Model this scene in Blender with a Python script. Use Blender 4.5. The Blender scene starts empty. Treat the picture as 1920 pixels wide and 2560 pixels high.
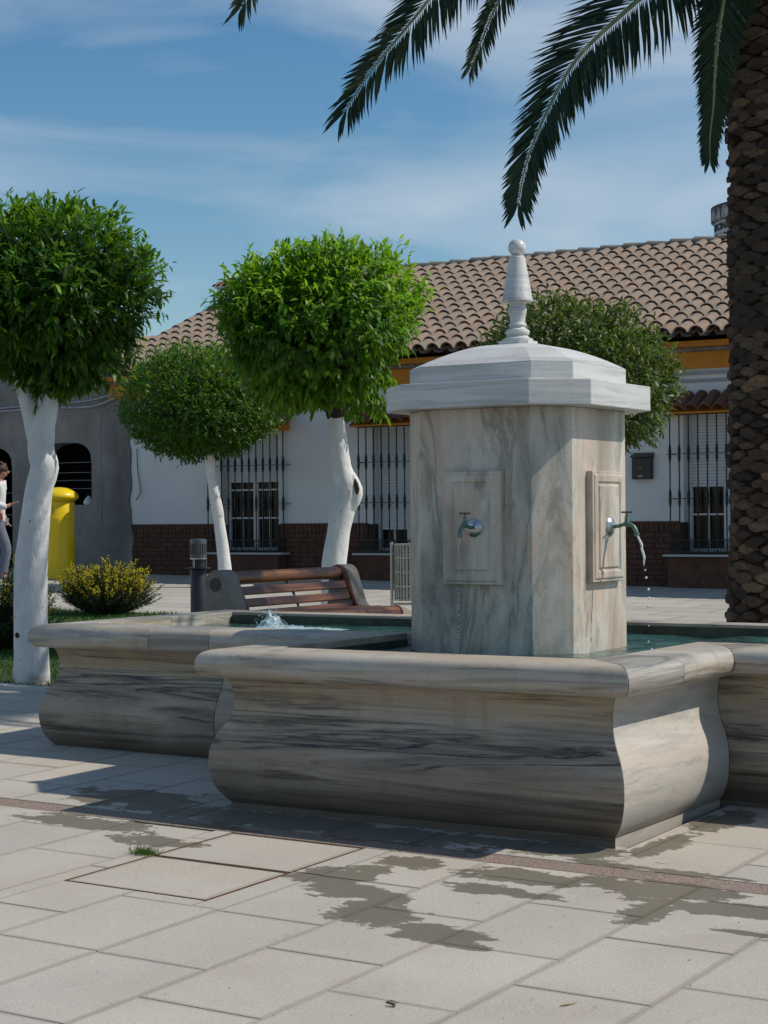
import bpy, bmesh, math, random
import numpy as np
from mathutils import Vector, Matrix, Euler
from mathutils.geometry import tessellate_polygon
import mathutils.noise as mnoise
random.seed(7)
rad = math.radians
S = bpy.context.scene
COL = S.collection

# ------------------------------------------------------------------ camera
CR = Vector((0.84956803, 0.52741631, -0.00813646))
CU = Vector((0.00840153, 0.00189317, 0.99996291))
CF = Vector((-0.52741216, 0.84960488, 0.00282273))
CAMZ = 1.4
cam_d = bpy.data.cameras.new('camera')
cam_d.sensor_fit = 'VERTICAL'
cam_d.sensor_height = 36.0
cam_d.lens = 36.0 * 4520.3 / 2560.0
cam_d.clip_start = 0.1
cam_d.clip_end = 2000
cam = bpy.data.objects.new('camera', cam_d)
COL.objects.link(cam)
cam.matrix_world = Matrix(((CR.x, CU.x, -CF.x, 0), (CR.y, CU.y, -CF.y, 0), (CR.z, CU.z, -CF.z, CAMZ), (0, 0, 0, 1)))
S.camera = cam

# ------------------------------------------------------------------ world, sun, exposure
SUN = Vector((0.77, 0.48, 1.0)).normalized()
W = bpy.data.worlds.new('World')
S.world = W
W.use_nodes = True
wn, wl = W.node_tree.nodes, W.node_tree.links
wn.clear()
w_out = wn.new('ShaderNodeOutputWorld')
w_bg = wn.new('ShaderNodeBackground')
w_bg.inputs['Strength'].default_value = 0.122
sky = wn.new('ShaderNodeTexSky')
sky.sky_type = 'NISHITA'
sky.sun_disc = False
sky.sun_elevation = math.asin(SUN.z)
sky.sun_rotation = math.atan2(SUN.x, SUN.y)
sky.air_density = 1.0
sky.dust_density = 0.15
sky.ozone_density = 1.3
# thin cirrus streaks all over the dome
w_tc = wn.new('ShaderNodeTexCoord')
w_map = wn.new('ShaderNodeMapping')
w_map.inputs['Rotation'].default_value = (rad(10), rad(12), rad(55))
w_map.inputs['Scale'].default_value = (1.2, 1.9, 4.2)
w_n = wn.new('ShaderNodeTexNoise')
w_n.inputs['Scale'].default_value = 2.3
w_n.inputs['Detail'].default_value = 7
w_n.inputs['Roughness'].default_value = 0.47
w_n.inputs['Distortion'].default_value = 1.3
w_r = wn.new('ShaderNodeValToRGB')
w_r.color_ramp.elements[0].position = 0.42
w_r.color_ramp.elements[0].color = (0, 0, 0, 1)
w_r.color_ramp.elements[1].position = 0.76
w_r.color_ramp.elements[1].color = (1, 1, 1, 1)
w_m = wn.new('ShaderNodeMath')
w_m.operation = 'MULTIPLY'
w_m.inputs[1].default_value = 0.85
w_mix = wn.new('ShaderNodeMix')
w_mix.data_type = 'RGBA'
w_mix.inputs['B'].default_value = (5.6, 6.4, 7.4, 1)
wl.new(w_tc.outputs['Generated'], w_map.inputs['Vector'])
wl.new(w_map.outputs['Vector'], w_n.inputs['Vector'])
wl.new(w_n.outputs['Fac'], w_r.inputs['Fac'])
wl.new(w_r.outputs['Color'], w_m.inputs[0])
wl.new(w_m.outputs[0], w_mix.inputs['Factor'])
w_hs = wn.new('ShaderNodeHueSaturation')
w_hs.inputs['Saturation'].default_value = 1.32
w_hs.inputs['Hue'].default_value = 0.494
wl.new(sky.outputs['Color'], w_hs.inputs['Color'])
wl.new(w_hs.outputs['Color'], w_mix.inputs['A'])
wl.new(w_mix.outputs['Result'], w_bg.inputs['Color'])
wl.new(w_bg.outputs['Background'], w_out.inputs['Surface'])
sun_d = bpy.data.lights.new('sun', 'SUN')
sun_d.energy = 5.0
sun_d.angle = rad(0.53)
sun_d.color = (1.0, 0.93, 0.81)
sun_o = bpy.data.objects.new('sun', sun_d)
sun_o.rotation_euler = SUN.to_track_quat('Z', 'Y').to_euler()
sun_o.location = (8, 4, 20)
COL.objects.link(sun_o)
S.view_settings.view_transform = 'Standard'
S.view_settings.look = 'None'
S.view_settings.gamma = 1
S.view_settings.use_curve_mapping = False
S.view_settings.exposure = -0.35
S.render.engine = 'CYCLES'
S.cycles.max_bounces = 8

# ------------------------------------------------------------------ ground plane
PX, PY, GB, GC = -3.192, 6.957, -0.00893, 0.01713
def gz(x, y): return GB * (x - PX) + GC * (y - PY)
TILT = (math.atan(GC), -math.atan(GB), 0.0)
def project(p):
    v = Vector(p) - Vector((0, 0, CAMZ))
    d = v.dot(CF)
    return 960 + 4520.3 * v.dot(CR) / d, 1280 - 4520.3 * v.dot(CU) / d, d

# ------------------------------------------------------------------ object helpers
def link(o, parent=None):
    COL.objects.link(o)
    if parent is not None: o.parent = parent
    return o
def wloc(o):
    v = Vector((0, 0, 0))
    while o is not None:
        v += o.location
        o = o.parent
    return v
def tag(o, label=None, cat=None, group=None, kind=None):
    if label: o['label'] = label
    if cat: o['category'] = cat
    if group: o['group'] = group
    if kind: o['kind'] = kind
    return o
def thing(name, loc, label, cat, group=None):
    o = bpy.data.objects.new(name, None)
    o.empty_display_size = 0.2
    o.location = loc
    link(o)
    return tag(o, label, cat, group)
def mesh(name, V, F, mat=None, smooth=False, recalc=True, angle=35):
    me = bpy.data.meshes.new(name)
    me.from_pydata([tuple(v) for v in V], [], F)
    if recalc:
        bm = bmesh.new(); bm.from_mesh(me)
        bmesh.ops.recalc_face_normals(bm, faces=bm.faces)
        bm.to_mesh(me); bm.free()
    if smooth:
        me.polygons.foreach_set('use_smooth', [True] * len(me.polygons))
        if angle: me.set_sharp_from_angle(angle=rad(angle))
    for m in (mat if isinstance(mat, (list, tuple)) else [mat]):
        if m: me.materials.append(m)
    me.update()
    return me
def mk(name, G, mat, parent=None, smooth=False, bevel=0, seg=2, kind=None, label=None, cat=None, group=None, recalc=True, angle=35, origin=None):
    V, F = (G.V, G.F) if isinstance(G, Geo) else G
    base = wloc(parent) if parent is not None else Vector((0, 0, 0))
    off = Vector(origin) if origin is not None else base
    V = [(v[0] - off.x, v[1] - off.y, v[2] - off.z) for v in V]
    o = bpy.data.objects.new(name, mesh(name, V, F, mat, smooth, recalc, angle))
    o.location = off - base
    link(o, parent)
    if bevel:
        b = o.modifiers.new('bevel', 'BEVEL'); b.width = bevel; b.segments = seg; b.limit_method = 'ANGLE'
        b.angle_limit = rad(40)
    return tag(o, label, cat, group, kind)

class Geo:
    def __init__(self): self.V = []; self.F = []
    def add(self, V, F):
        n = len(self.V); self.V += [tuple(v) for v in V]; self.F += [tuple(i + n for i in f) for f in F]; return self
    def box(self, x0, x1, y0, y1, z0, z1):
        return self.add([(x0,y0,z0),(x1,y0,z0),(x1,y1,z0),(x0,y1,z0),(x0,y0,z1),(x1,y0,z1),(x1,y1,z1),(x0,y1,z1)],
            [(0,3,2,1),(4,5,6,7),(0,1,5,4),(1,2,6,5),(2,3,7,6),(3,0,4,7)])
    def obox(self, c, ax, ay, az):
        c, ax, ay, az = map(Vector, (c, ax, ay, az)); P = []
        for k in (-1, 1):
            for i, j in ((-1,-1),(1,-1),(1,1),(-1,1)): P.append(c + ax*i + ay*j + az*k)
        return self.add(P, [(0,3,2,1),(4,5,6,7),(0,1,5,4),(1,2,6,5),(2,3,7,6),(3,0,4,7)])
    def prism(self, poly, z0, z1, zf=None):
        n = len(poly)
        V = [(p[0], p[1], z0) for p in poly] + [(p[0], p[1], z1) for p in poly]
        return self.add(V, [tuple(range(n))[::-1], tuple(range(n, 2*n))] + [(i, (i+1) % n, (i+1) % n + n, i + n) for i in range(n)])
    def rings(self, R, closed=True, cap=True):
        n = len(R[0]); V = [p for r in R for p in r]; F = []
        for k in range(len(R) - 1):
            for i in range(n if closed else n - 1):
                j = (i + 1) % n
                F.append((k*n + i, k*n + j, (k+1)*n + j, (k+1)*n + i))
        if cap:
            F.append(tuple(range(n))[::-1]); F.append(tuple(range((len(R)-1)*n, len(R)*n)))
        return self.add(V, F)
    def lathe(self, prof, c=(0, 0, 0), n=20, axis='z', ph=0.0):
        R = []
        for r, h in prof:
            ring = []
            for i in range(n):
                a = 2*math.pi*i/n + ph
                u, v = max(r, 1e-4)*math.cos(a), max(r, 1e-4)*math.sin(a)
                if axis == 'z': ring.append((c[0]+u, c[1]+v, c[2]+h))
                elif axis == 'x': ring.append((c[0]+h, c[1]+u, c[2]+v))
                else: ring.append((c[0]+u, c[1]+h, c[2]+v))
            R.append(ring)
        return self.rings(R)
    def tube(self, pts, r, n=8, cap=True, wob=0.0, seed=0):
        pts = [Vector(p) for p in pts]
        rs = r if isinstance(r, (list, tuple)) else [r]*len(pts)
        rnd = random.Random(seed)
        R = []; ref = None
        for k, p in enumerate(pts):
            t = (pts[min(k+1, len(pts)-1)] - pts[max(k-1, 0)]).normalized()
            if ref is None: ref = Vector((1, 0, 0)) if abs(t.x) < .9 else Vector((0, 1, 0))
            a = (ref - t*ref.dot(t)).normalized(); b = t.cross(a); ref = a
            R.append([p + (a*math.cos(2*math.pi*i/n) + b*math.sin(2*math.pi*i/n))*rs[k]*(1 + wob*(rnd.random()-.5)) for i in range(n)])
        return self.rings(R, cap=cap)

def catmull(pts, k=6):
    P = [Vector(p) for p in pts]; P = [P[0]*2 - P[1]] + P + [P[-1]*2 - P[-2]]; out = []
    for i in range(1, len(P)-2):
        for j in range(k):
            t = j/k
            out.append(.5*((2*P[i]) + (P[i+1]-P[i-1])*t + (2*P[i-1]-5*P[i]+4*P[i+1]-P[i+2])*t*t + (3*P[i]-P[i-1]-3*P[i+1]+P[i+2])*t**3))
    out.append(P[-2]); return out
def lerp_list(a, m):
    out = []
    for i in range(m):
        t = i*(len(a)-1)/(m-1); k = min(int(t), len(a)-2); out.append(a[k] + (a[k+1]-a[k])*(t-k))
    return out

# ------------------------------------------------------------------ materials
class NT:
    def __init__(self, name, disp=False):
        self.m = bpy.data.materials.new(name); self.m.use_nodes = True
        self.t = self.m.node_tree; self.n = self.t.nodes; self.l = self.t.links
        self.b = self.n['Principled BSDF']; self.out = self.n['Material Output']
    def new(self, k): return self.n.new('ShaderNode' + k)
    def val(self, sock, v):
        if isinstance(v, bpy.types.NodeSocket): self.l.new(v, sock)
        elif v is not None: sock.default_value = (*v, 1) if isinstance(v, tuple) and len(v) == 3 and len(sock.default_value) == 4 else v
    def set(self, **k):
        for a, v in k.items(): self.val(self.b.inputs[a.replace('_', ' ')], v)
    def pos(self, scale=(1, 1, 1), rnd=0.0):
        g = self.new('NewGeometry'); mp = self.new('Mapping'); mp.inputs['Scale'].default_value = scale
        self.l.new(g.outputs['Position'], mp.inputs['Vector'])
        if rnd:
            oi = self.new('ObjectInfo'); mu = self.math('MULTIPLY', oi.outputs['Random'], rnd)
            self.l.new(mu, mp.inputs['Location'])
        return mp.outputs['Vector']
    def noise(self, vec, scale=5, detail=4, rough=.5, dist=0, col=False):
        x = self.new('TexNoise'); x.inputs['Scale'].default_value = scale; x.inputs['Detail'].default_value = detail
        x.inputs['Roughness'].default_value = rough; x.inputs['Distortion'].default_value = dist
        if vec is not None: self.l.new(vec, x.inputs['Vector'])
        return x.outputs['Color' if col else 'Fac']
    def math(self, op, a, b=None, c=None, clamp=False):
        x = self.new('Math'); x.operation = op; x.use_clamp = clamp
        self.val(x.inputs[0], a)
        if b is not None: self.val(x.inputs[1], b)
        if c is not None: self.val(x.inputs[2], c)
        return x.outputs[0]
    def vmath(self, op, a, b=None, s=None):
        x = self.new('VectorMath'); x.operation = op; self.val(x.inputs[0], a)
        if b is not None: self.val(x.inputs[1], b)
        if s is not None: self.val(x.inputs['Scale'], s)
        return x.outputs['Value' if op in ('LENGTH', 'DISTANCE') else 'Vector']
    def ramp(self, f, stops, interp='LINEAR'):
        x = self.new('ValToRGB'); cr = x.color_ramp; cr.interpolation = interp
        while len(cr.elements) > len(stops): cr.elements.remove(cr.elements[-1])
        while len(cr.elements) < len(stops): cr.elements.new(.5)
        for e, (p, c) in zip(cr.elements, stops):
            e.position = p; e.color = (*c, 1) if isinstance(c, tuple) else (c, c, c, 1)
        self.l.new(f, x.inputs['Fac']); return x.outputs['Color']
    def mix(self, f, a, b, mode='MIX'):
        x = self.new('Mix'); x.data_type = 'RGBA'; x.blend_type = mode
        self.val(x.inputs['Factor'], f); self.val(x.inputs['A'], a); self.val(x.inputs['B'], b)
        return x.outputs['Result']
    def bump(self, h, s=.3, d=.01):
        x = self.new('Bump'); x.inputs['Strength'].default_value = s; x.inputs['Distance'].default_value = d
        self.l.new(h, x.inputs['Height']); self.l.new(x.outputs['Normal'], self.b.inputs['Normal'])
    def rnd(self): return self.new('ObjectInfo').outputs['Random']
    def sep(self, v):
        x = self.new('SeparateXYZ'); self.l.new(v, x.inputs[0]); return x.outputs

def simple(name, col, rough=.6, metal=0.0, var=.15, scale=8, bump=0.0, spec=.5, rvar=.0):
    t = NT(name); p = t.pos()
    n = t.noise(p, scale, 6, .6)
    lo = tuple(max(0, c*(1-var)) for c in col); hi = tuple(min(1, c*(1+var)) for c in col)
    c = t.ramp(n, [(.3, lo), (.7, hi)])
    if rvar: c = t.mix(t.math('MULTIPLY', t.rnd(), rvar), c, tuple(x*.45 for x in col))
    t.set(Base_Color=c, Roughness=rough, Metallic=metal)
    t.b.inputs['Specular IOR Level'].default_value = spec
    if bump: t.bump(t.noise(p, scale*6, 5, .6), bump, .004)
    return t.m

def marble(name, sc, pale, grey, warm, vein, amount=.5, dirt=True, rough=.42, low=0.0, yel=0.0, grime=0.0):
    t = NT(name)
    p = t.pos(sc, 37.0)
    d = t.noise(p, .55, 3, .5, col=True)
    d = t.vmath('SUBTRACT', d, (.5, .5, .5)); q = t.vmath('ADD', p, t.vmath('SCALE', d, s=1.7))
    base = t.ramp(t.noise(q, 1.0, 7, .62), [(.34, grey), (.46, pale), (.56, warm), (.68, pale)])
    v1 = t.noise(q, 1.15, 9, .60, .6)
    v1 = t.math('ABSOLUTE', t.math('SUBTRACT', v1, .5))
    m1 = t.ramp(v1, [(0, 1.0), (.022, .35), (.06, 0.0)])
    fade = t.ramp(t.noise(p, .45, 3, .5), [(.42, 0.0), (.62, 1.0)])
    m1 = t.math('MULTIPLY', m1, fade)
    v2 = t.ramp(t.noise(q, 3.1, 8, .7), [(.53, 0.0), (.63, 1.0)])
    v3 = t.ramp(t.noise(q, 1.7, 5, .55), [(.54, 0.0), (.68, .75)])
    m = t.math('MAXIMUM', t.math('MAXIMUM', m1, v3), t.math('MULTIPLY', v2, .75))
    m = t.math('MULTIPLY', m, amount, clamp=True)
    c = t.mix(m, base, vein)
    pw = t.pos((1, 1, 1))
    sp = t.noise(pw, 90, 3, .6)
    c = t.mix(.16, c, t.ramp(sp, [(.3, .25), (.7, .8)]), 'OVERLAY')
    if dirt:
        s = t.ramp(t.noise(t.pos((9, 9, .8)), 1.0, 5, .6), [(.52, 0.0), (.75, .5)])
        c = t.mix(s, c, (.27, .235, .17))
    if grime:
        c = t.mix(t.ramp(t.noise(t.pos((1.2, 1.2, 3.5)), 1.3, 6, .6), [(.28, grime), (.72, grime*.3)]), c, (.66, .58, .49), 'MULTIPLY')
    z = t.sep(pw)[2]
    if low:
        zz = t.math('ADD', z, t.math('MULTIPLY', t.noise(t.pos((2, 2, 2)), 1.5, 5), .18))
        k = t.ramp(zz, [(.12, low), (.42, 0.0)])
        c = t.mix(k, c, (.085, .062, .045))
    if yel:
        k = t.math('MULTIPLY', t.ramp(t.noise(t.pos((1.6, 1.6, 5)), 1.6, 6, .6), [(.48, 0.0), (.66, 1.0)]), t.ramp(z, [(.38, 0.0), (.50, yel), (.66, yel), (.69, 0.0)]))
        c = t.mix(k, c, (.36, .29, .115))
    t.set(Base_Color=c, Roughness=t.ramp(sp, [(.2, rough-.08), (.8, rough+.12)]))
    t.bump(t.noise(pw, 60, 5, .6), .10, .003)
    return t.m
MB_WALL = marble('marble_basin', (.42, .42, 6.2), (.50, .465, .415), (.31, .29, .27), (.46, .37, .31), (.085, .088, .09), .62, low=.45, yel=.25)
MB_FRONT = marble('marble_basin_stained_shaded', (.30, .30, 6.6), (.52, .47, .40), (.20, .185, .165), (.43, .345, .285), (.020, .022, .024), 1.15, low=.85, yel=.6, grime=.85)  # stains plus a darker tone that paints shade on walls facing the viewer
MB_SIDE = marble('marble_basin_side_lit', (.6, .6, 5.5), (.52, .49, .44), (.44, .41, .375), (.49, .42, .36), (.24, .235, .225), .55, dirt=False, low=.25)  # paler copy of the marble, sunlight put into its colour
MB_LIP = marble('marble_rim', (.5, .5, 6.5), (.52, .485, .43), (.31, .295, .27), (.47, .39, .31), (.075, .078, .080), .75, rough=.38, grime=.38)
MB_PIL = marble('marble_pillar', (2.5, 2.5, .72), (.58, .535, .465), (.33, .32, .28), (.53, .405, .32), (.12, .13, .11), .70, rough=.38)
MB_TOP = marble('marble_cap', (.5, .5, 9.0), (.62, .62, .605), (.45, .46, .455), (.58, .575, .55), (.17, .18, .185), .55, dirt=False, rough=.38)

def slab_mat(name, wet=True, pink=False):
    t = NT(name); p = t.pos()
    if pink:
        c = t.ramp(t.noise(p, 130, 4, .8), [(.36, (.05, .038, .032)), (.47, (.19, .135, .105)), (.57, (.32, .245, .20)), (.68, (.44, .39, .35))])
    else:
        big = t.noise(p, 1.6, 4, .55)
        c = t.ramp(big, [(.3, (.37, .33, .28)), (.55, (.45, .41, .355)), (.75, (.49, .445, .385))])
        c = t.mix(t.math('MULTIPLY', t.rnd(), .6), c, (.37, .35, .325))
        c = t.mix(t.math('MULTIPLY', t.math('FRACT', t.math('MULTIPLY', t.rnd(), 9.7)), .4), c, (.43, .378, .305))
        g = t.ramp(t.noise(p, 210, 4, .8), [(.36, .16), (.5, .52), (.66, .86)])
        c = t.mix(.42, c, g, 'OVERLAY')
        v = t.new('TexVoronoi'); v.inputs['Scale'].default_value = 21; t.l.new(t.vmath('ADD', p, t.vmath('SCALE', t.noise(p, 9, 2, .5, col=True), s=.1)), v.inputs['Vector'])
        c = t.mix(t.ramp(v.outputs['Distance'], [(.03, .55), (.09, 0.0)]), c, (.2, .175, .14))
        st = t.ramp(t.noise(p, 4.5, 6, .7), [(.56, 0.0), (.75, .4)])
        c = t.mix(st, c, (.40, .33, .25))
    if not pink:
        tc = t.new('TexCoord'); gx_ = t.sep(tc.outputs['Generated'])
        def edge(k, w): 
            e = t.math('SUBTRACT', .5, t.math('ABSOLUTE', t.math('SUBTRACT', gx_[k], .5)))
            return t.math('DIVIDE', e, w)
        e = t.math('MINIMUM', edge(0, .030), edge(1, .020))
        e = t.math('SUBTRACT', e, t.math('MULTIPLY', t.noise(p, 7, 5, .65), 1.7))
        c = t.mix(t.ramp(e, [(0.0, .34), (.30, 0.0)]), c, (.17, .15, .12))
    rough = .78
    if wet:
        sx = t.sep(p)
        xy = t.new('CombineXYZ'); t.l.new(sx[0], xy.inputs[0]); t.l.new(sx[1], xy.inputs[1]); xy = xy.outputs[0]
        f = None
        # (centre x, centre y, half length x, half length y)
        for ex, ey, ax, ay in WET:
            d = t.vmath('SUBTRACT', xy, (ex, ey, 0)); d = t.vmath('MULTIPLY', d, (1/ax, 1/ay, 0))
            f_ = t.math('SUBTRACT', 1.0, t.vmath('LENGTH', d))
            f = f_ if f is None else t.math('MAXIMUM', f, f_)
        nn = t.noise(t.pos((1, 1.5, 1)), 4.6, 6, .62); nf = t.noise(t.pos((1, 1.3, 1)), 19, 5, .6)
        w = t.math('ADD', f, t.math('MULTIPLY', t.math('SUBTRACT', nn, .5), 1.95))
        w = t.math('ADD', w, t.math('MULTIPLY', t.math('SUBTRACT', nf, .5), .9))
        w = t.ramp(w, [(.22, 0.0), (.245, .85), (.36, 1.0)])
        c = t.mix(w, c, t.mix(.70 if not pink else .5, c, (.072, .060, .036)))
        t.l.new(t.ramp(w, [(0, .5), (1, .16)]), t.b.inputs['Specular IOR Level'])
        rough = t.ramp(w, [(0, .78), (1, .42)])
    t.set(Base_Color=c, Roughness=rough)
    t.bump(t.noise(p, 220, 4, .7), .22, .002)
    return t.m
WET = [(-5.50, 6.32, .50, .15), (-5.00, 6.14, .30, .12), (-4.95, 6.53, .3, .07), (-3.93, 5.95, .22, .26), (-3.72, 5.76, .30, .14), (-3.80, 6.30, .25, .12), (-3.48, 5.50, .24, .22),
       (-3.13, 5.36, .22, .14), (-2.95, 5.25, .13, .06), (-3.25, 6.30, .45, .14), (-3.25, 6.03, .35, .10), (-2.80, 6.34, .55, .17), (-2.62, 6.0, .12, .24), (-2.30, 6.18, .50, .16), (-2.22, 5.88, .14, .04),
       (-4.6, 6.78, 1.7, .22), (-5.75, 6.95, .5, .3), (-3.35, 6.84, .35, .16), (-3.05, 7.1, .1, .35), (-2.9, 6.66, .5, .05), (-3.02, 7.75, .15, .4)]
M_SLAB = slab_mat('paving_stone')
M_GRAN = slab_mat('pink_granite', pink=True)
def far_ground():
    t = NT('ground_paving'); p = t.pos()
    br = t.new('TexBrick'); t.l.new(p, br.inputs['Vector'])
    br.inputs['Scale'].default_value = 1.0; br.inputs['Brick Width'].default_value = .93; br.inputs['Row Height'].default_value = .62
    br.inputs['Mortar Size'].default_value = .012; br.inputs['Color1'].default_value = (.42, .395, .35, 1); br.inputs['Color2'].default_value = (.36, .335, .30, 1)
    br.inputs['Mortar'].default_value = (.13, .12, .105, 1)
    c = t.mix(.25, br.outputs['Color'], t.ramp(t.noise(p, 60, 6, .7), [(.3, .3), (.7, .8)]), 'OVERLAY')
    c = t.mix(t.ramp(t.noise(p, .8, 5, .6), [(.5, 0.0), (.8, .35)]), c, (.23, .215, .19))
    t.set(Base_Color=c, Roughness=.8); t.bump(t.noise(p, 150, 4, .7), .2, .002)
    return t.m
M_FAR = far_ground()
M_BED = simple('joint_dirt', (.045, .037, .027), .95, var=.4, scale=20)
M_WHITE = simple('white_plaster', (.64, .645, .64), .85, var=.06, scale=1.3, bump=.25)
def grey_render():
    t = NT('grey_render'); p = t.pos()
    c = t.ramp(t.noise(t.pos((1, 1, .7)), 1.1, 8, .65), [(.3, (.125, .120, .115)), (.5, (.20, .19, .18)), (.72, (.29, .275, .25))])
    c = t.mix(t.ramp(t.noise(p, 4, 6, .7), [(.5, 0.0), (.7, .4)]), c, (.09, .088, .09))
    t.set(Base_Color=c, Roughness=.92); t.bump(t.noise(p, 30, 8, .7), .5, .01); return t.m
M_GREY = grey_render()
M_ORANGE = simple('orange_paint', (.47, .175, .012), .75, var=.14, scale=3, bump=.2)
M_BRICK = simple('brown_brick', (.085, .036, .021), .85, var=.35, scale=9, bump=.3)
M_MORTAR = simple('brick_mortar', (.030, .021, .017), .95, var=.2)
M_SILL = simple('stone_sill', (.42, .42, .41), .6, var=.06)
M_FRAME = simple('white_frame', (.58, .61, .63), .45, var=.03)
M_IRON = simple('black_iron', (.008, .009, .010), .42, var=.2, spec=.4)
M_GLASS = simple('dark_glass', (.008, .009, .011), .10, var=.4, scale=2, spec=.2)
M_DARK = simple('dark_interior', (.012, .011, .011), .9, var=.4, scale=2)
def tile_mat(name, cols, lichen=.5):
    t = NT(name); p = t.pos()
    c = t.ramp(t.math('FRACT', t.math('MULTIPLY', t.rnd(), 7.31)), [(0, cols[0]), (.35, cols[1]), (.7, cols[2]), (1, cols[3])])
    w = t.ramp(t.noise(p, 7, 8, .7), [(.36, 0.0), (.64, lichen)])
    c = t.mix(w, c, (.165, .148, .125))
    c = t.mix(t.ramp(t.noise(p, 26, 5, .7), [(.56, 0.0), (.72, .6)]), c, (.085, .072, .062))
    t.set(Base_Color=c, Roughness=.9); t.bump(t.noise(p, 45, 5, .7), .3, .004); return t.m
M_TILE = tile_mat('weathered_roof_tile', [(.26, .165, .115), (.32, .215, .155), (.25, .19, .145), (.34, .235, .165)], .75)
M_TILE2 = tile_mat('red_canopy_tile', [(.17, .068, .042), (.22, .09, .052), (.14, .060, .042), (.24, .10, .055)], .12)
M_PAN = simple('pan_tile', (.20, .135, .095), .95, var=.3, scale=6)
M_RIDGE = simple('ridge_mortar', (.17, .155, .135), .95, var=.35, scale=8, bump=.4)
M_YEL = simple('yellow_paint', (.78, .55, .004), .32, var=.05, scale=4)
M_CONC = simple('bench_concrete', (.205, .185, .155), .85, var=.2, scale=14, bump=.4)
def wood():
    t = NT('varnished_wood'); p = t.pos((26, 1.3, 26), 11)
    c = t.ramp(t.noise(p, 1.2, 7, .6, .4), [(.3, (.045, .016, .008)), (.55, (.125, .045, .017)), (.75, (.27, .105, .030))])
    t.set(Base_Color=c, Roughness=.36); t.bump(t.noise(p, 3, 5), .08, .002); return t.m
M_WOOD = wood()
M_REDIRON = simple('red_iron', (.14, .018, .010), .45, var=.2)
M_BIN = simple('galvanised_steel', (.40, .385, .34), .42, .55, var=.12)
M_BLACK = simple('black_paint', (.016, .017, .019), .42, var=.2)
M_GREYM = simple('grey_metal', (.11, .115, .12), .38, .5, var=.15)
M_CHROME = simple('chrome', (.50, .50, .52), .30, 1.0, var=.1)
M_BRASS = simple('verdigris_brass', (.115, .205, .165), .42, .55, var=.35, scale=60)
M_BRASSH = simple('worn_brass', (.17, .12, .045), .4, .8, var=.4, scale=60)
M_RUST = simple('rusty_steel', (.115, .05, .026), .85, var=.5, scale=30, bump=.3)
M_CABLE = simple('grey_cable', (.30, .31, .34), .7, var=.2)
def whitewash():
    t = NT('whitewash'); p = t.pos()
    c = t.ramp(t.noise(p, 6, 6, .6), [(.3, (.62, .625, .62)), (.7, (.74, .74, .725))])
    s = t.ramp(t.noise(t.pos((1, 1, .55)), 34, 4, .7), [(.655, 0.0), (.70, 1.0)])
    c = t.mix(s, c, (.15, .12, .09))
    z = t.math('ADD', t.sep(p)[2], t.math('MULTIPLY', t.noise(p, 14, 4), .25))
    c = t.mix(t.ramp(z, [(.25, .8), (.34, 0.0)]), c, (.30, .27, .22))
    ck = t.math('ABSOLUTE', t.math('SUBTRACT', t.noise(t.pos((3, 3, .7)), 5, 6, .65, .5), .5)); ckr = t.ramp(ck, [(0, 0.0), (.03, 1.0)])
    c = t.mix(t.ramp(ck, [(0, .10), (.010, 0.0)]), c, (.30, .27, .22))
    t.set(Base_Color=c, Roughness=.9); t.bump(t.math('ADD', t.noise(t.pos((1, 1, .5)), 14, 7, .65), t.math('MULTIPLY', ckr, .10)), .65, .022); return t.m
M_WASH = whitewash()
M_BARK = simple('dark_bark', (.035, .026, .018), .95, var=.4, scale=14, bump=.8)
def leaf_mat(name, a, b, c3, trans=.35, rough=.42, spec=.32):
    t = NT(name); at = t.new('Attribute'); at.attribute_name = 'tint'
    c = t.ramp(at.outputs['Fac'], [(0, a), (.6, b), (1, c3)])
    t.set(Base_Color=c, Roughness=rough); t.b.inputs['Specular IOR Level'].default_value = spec
    tr = t.new('BsdfTranslucent'); t.l.new(t.mix(.5, c, tuple(min(1, x*1.9) for x in c3)), tr.inputs['Color'])
    ms = t.new('MixShader'); ms.inputs[0].default_value = trans
    t.l.new(t.b.outputs[0], ms.inputs[1]); t.l.new(tr.outputs[0], ms.inputs[2]); t.l.new(ms.outputs[0], t.out.inputs['Surface'])
    return t.m
M_LEAF = leaf_mat('orange_leaf', (.011, .038, .006), (.045, .140, .010), (.19, .37, .018), .32)
M_LEAF2 = leaf_mat('bright_orange_leaf', (.014, .050, .006), (.070, .21, .010), (.25, .45, .020), .38)
M_LEAF3 = leaf_mat('clipped_leaf', (.013, .042, .007), (.055, .155, .012), (.17, .33, .022), .30)
M_LEAF4 = leaf_mat('dusty_leaf', (.017, .036, .008), (.068, .125, .018), (.18, .26, .04), .28)
M_PALM = leaf_mat('palm_leaflet', (.016, .034, .014), (.018, .040, .016), (.030, .060, .020), .06, .55, .25)
M_SHRUB = leaf_mat('shrub_leaf', (.014, .030, .012), (.030, .055, .018), (.07, .10, .03), .25, .6)
M_FLOW = leaf_mat('yellow_flower', (.34, .25, .008), (.60, .45, .010), (.78, .62, .03), .4, .7)
M_GRASS = leaf_mat('lawn_grass', (.025, .07, .012), (.045, .12, .018), (.08, .17, .03), .3, .6)
M_SOIL = simple('lawn_soil', (.045, .06, .025), .95, var=.4, scale=6)
M_RACHIS = simple('palm_rachis', (.19, .21, .085), .5, var=.2)
M_BOOT = None
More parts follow.
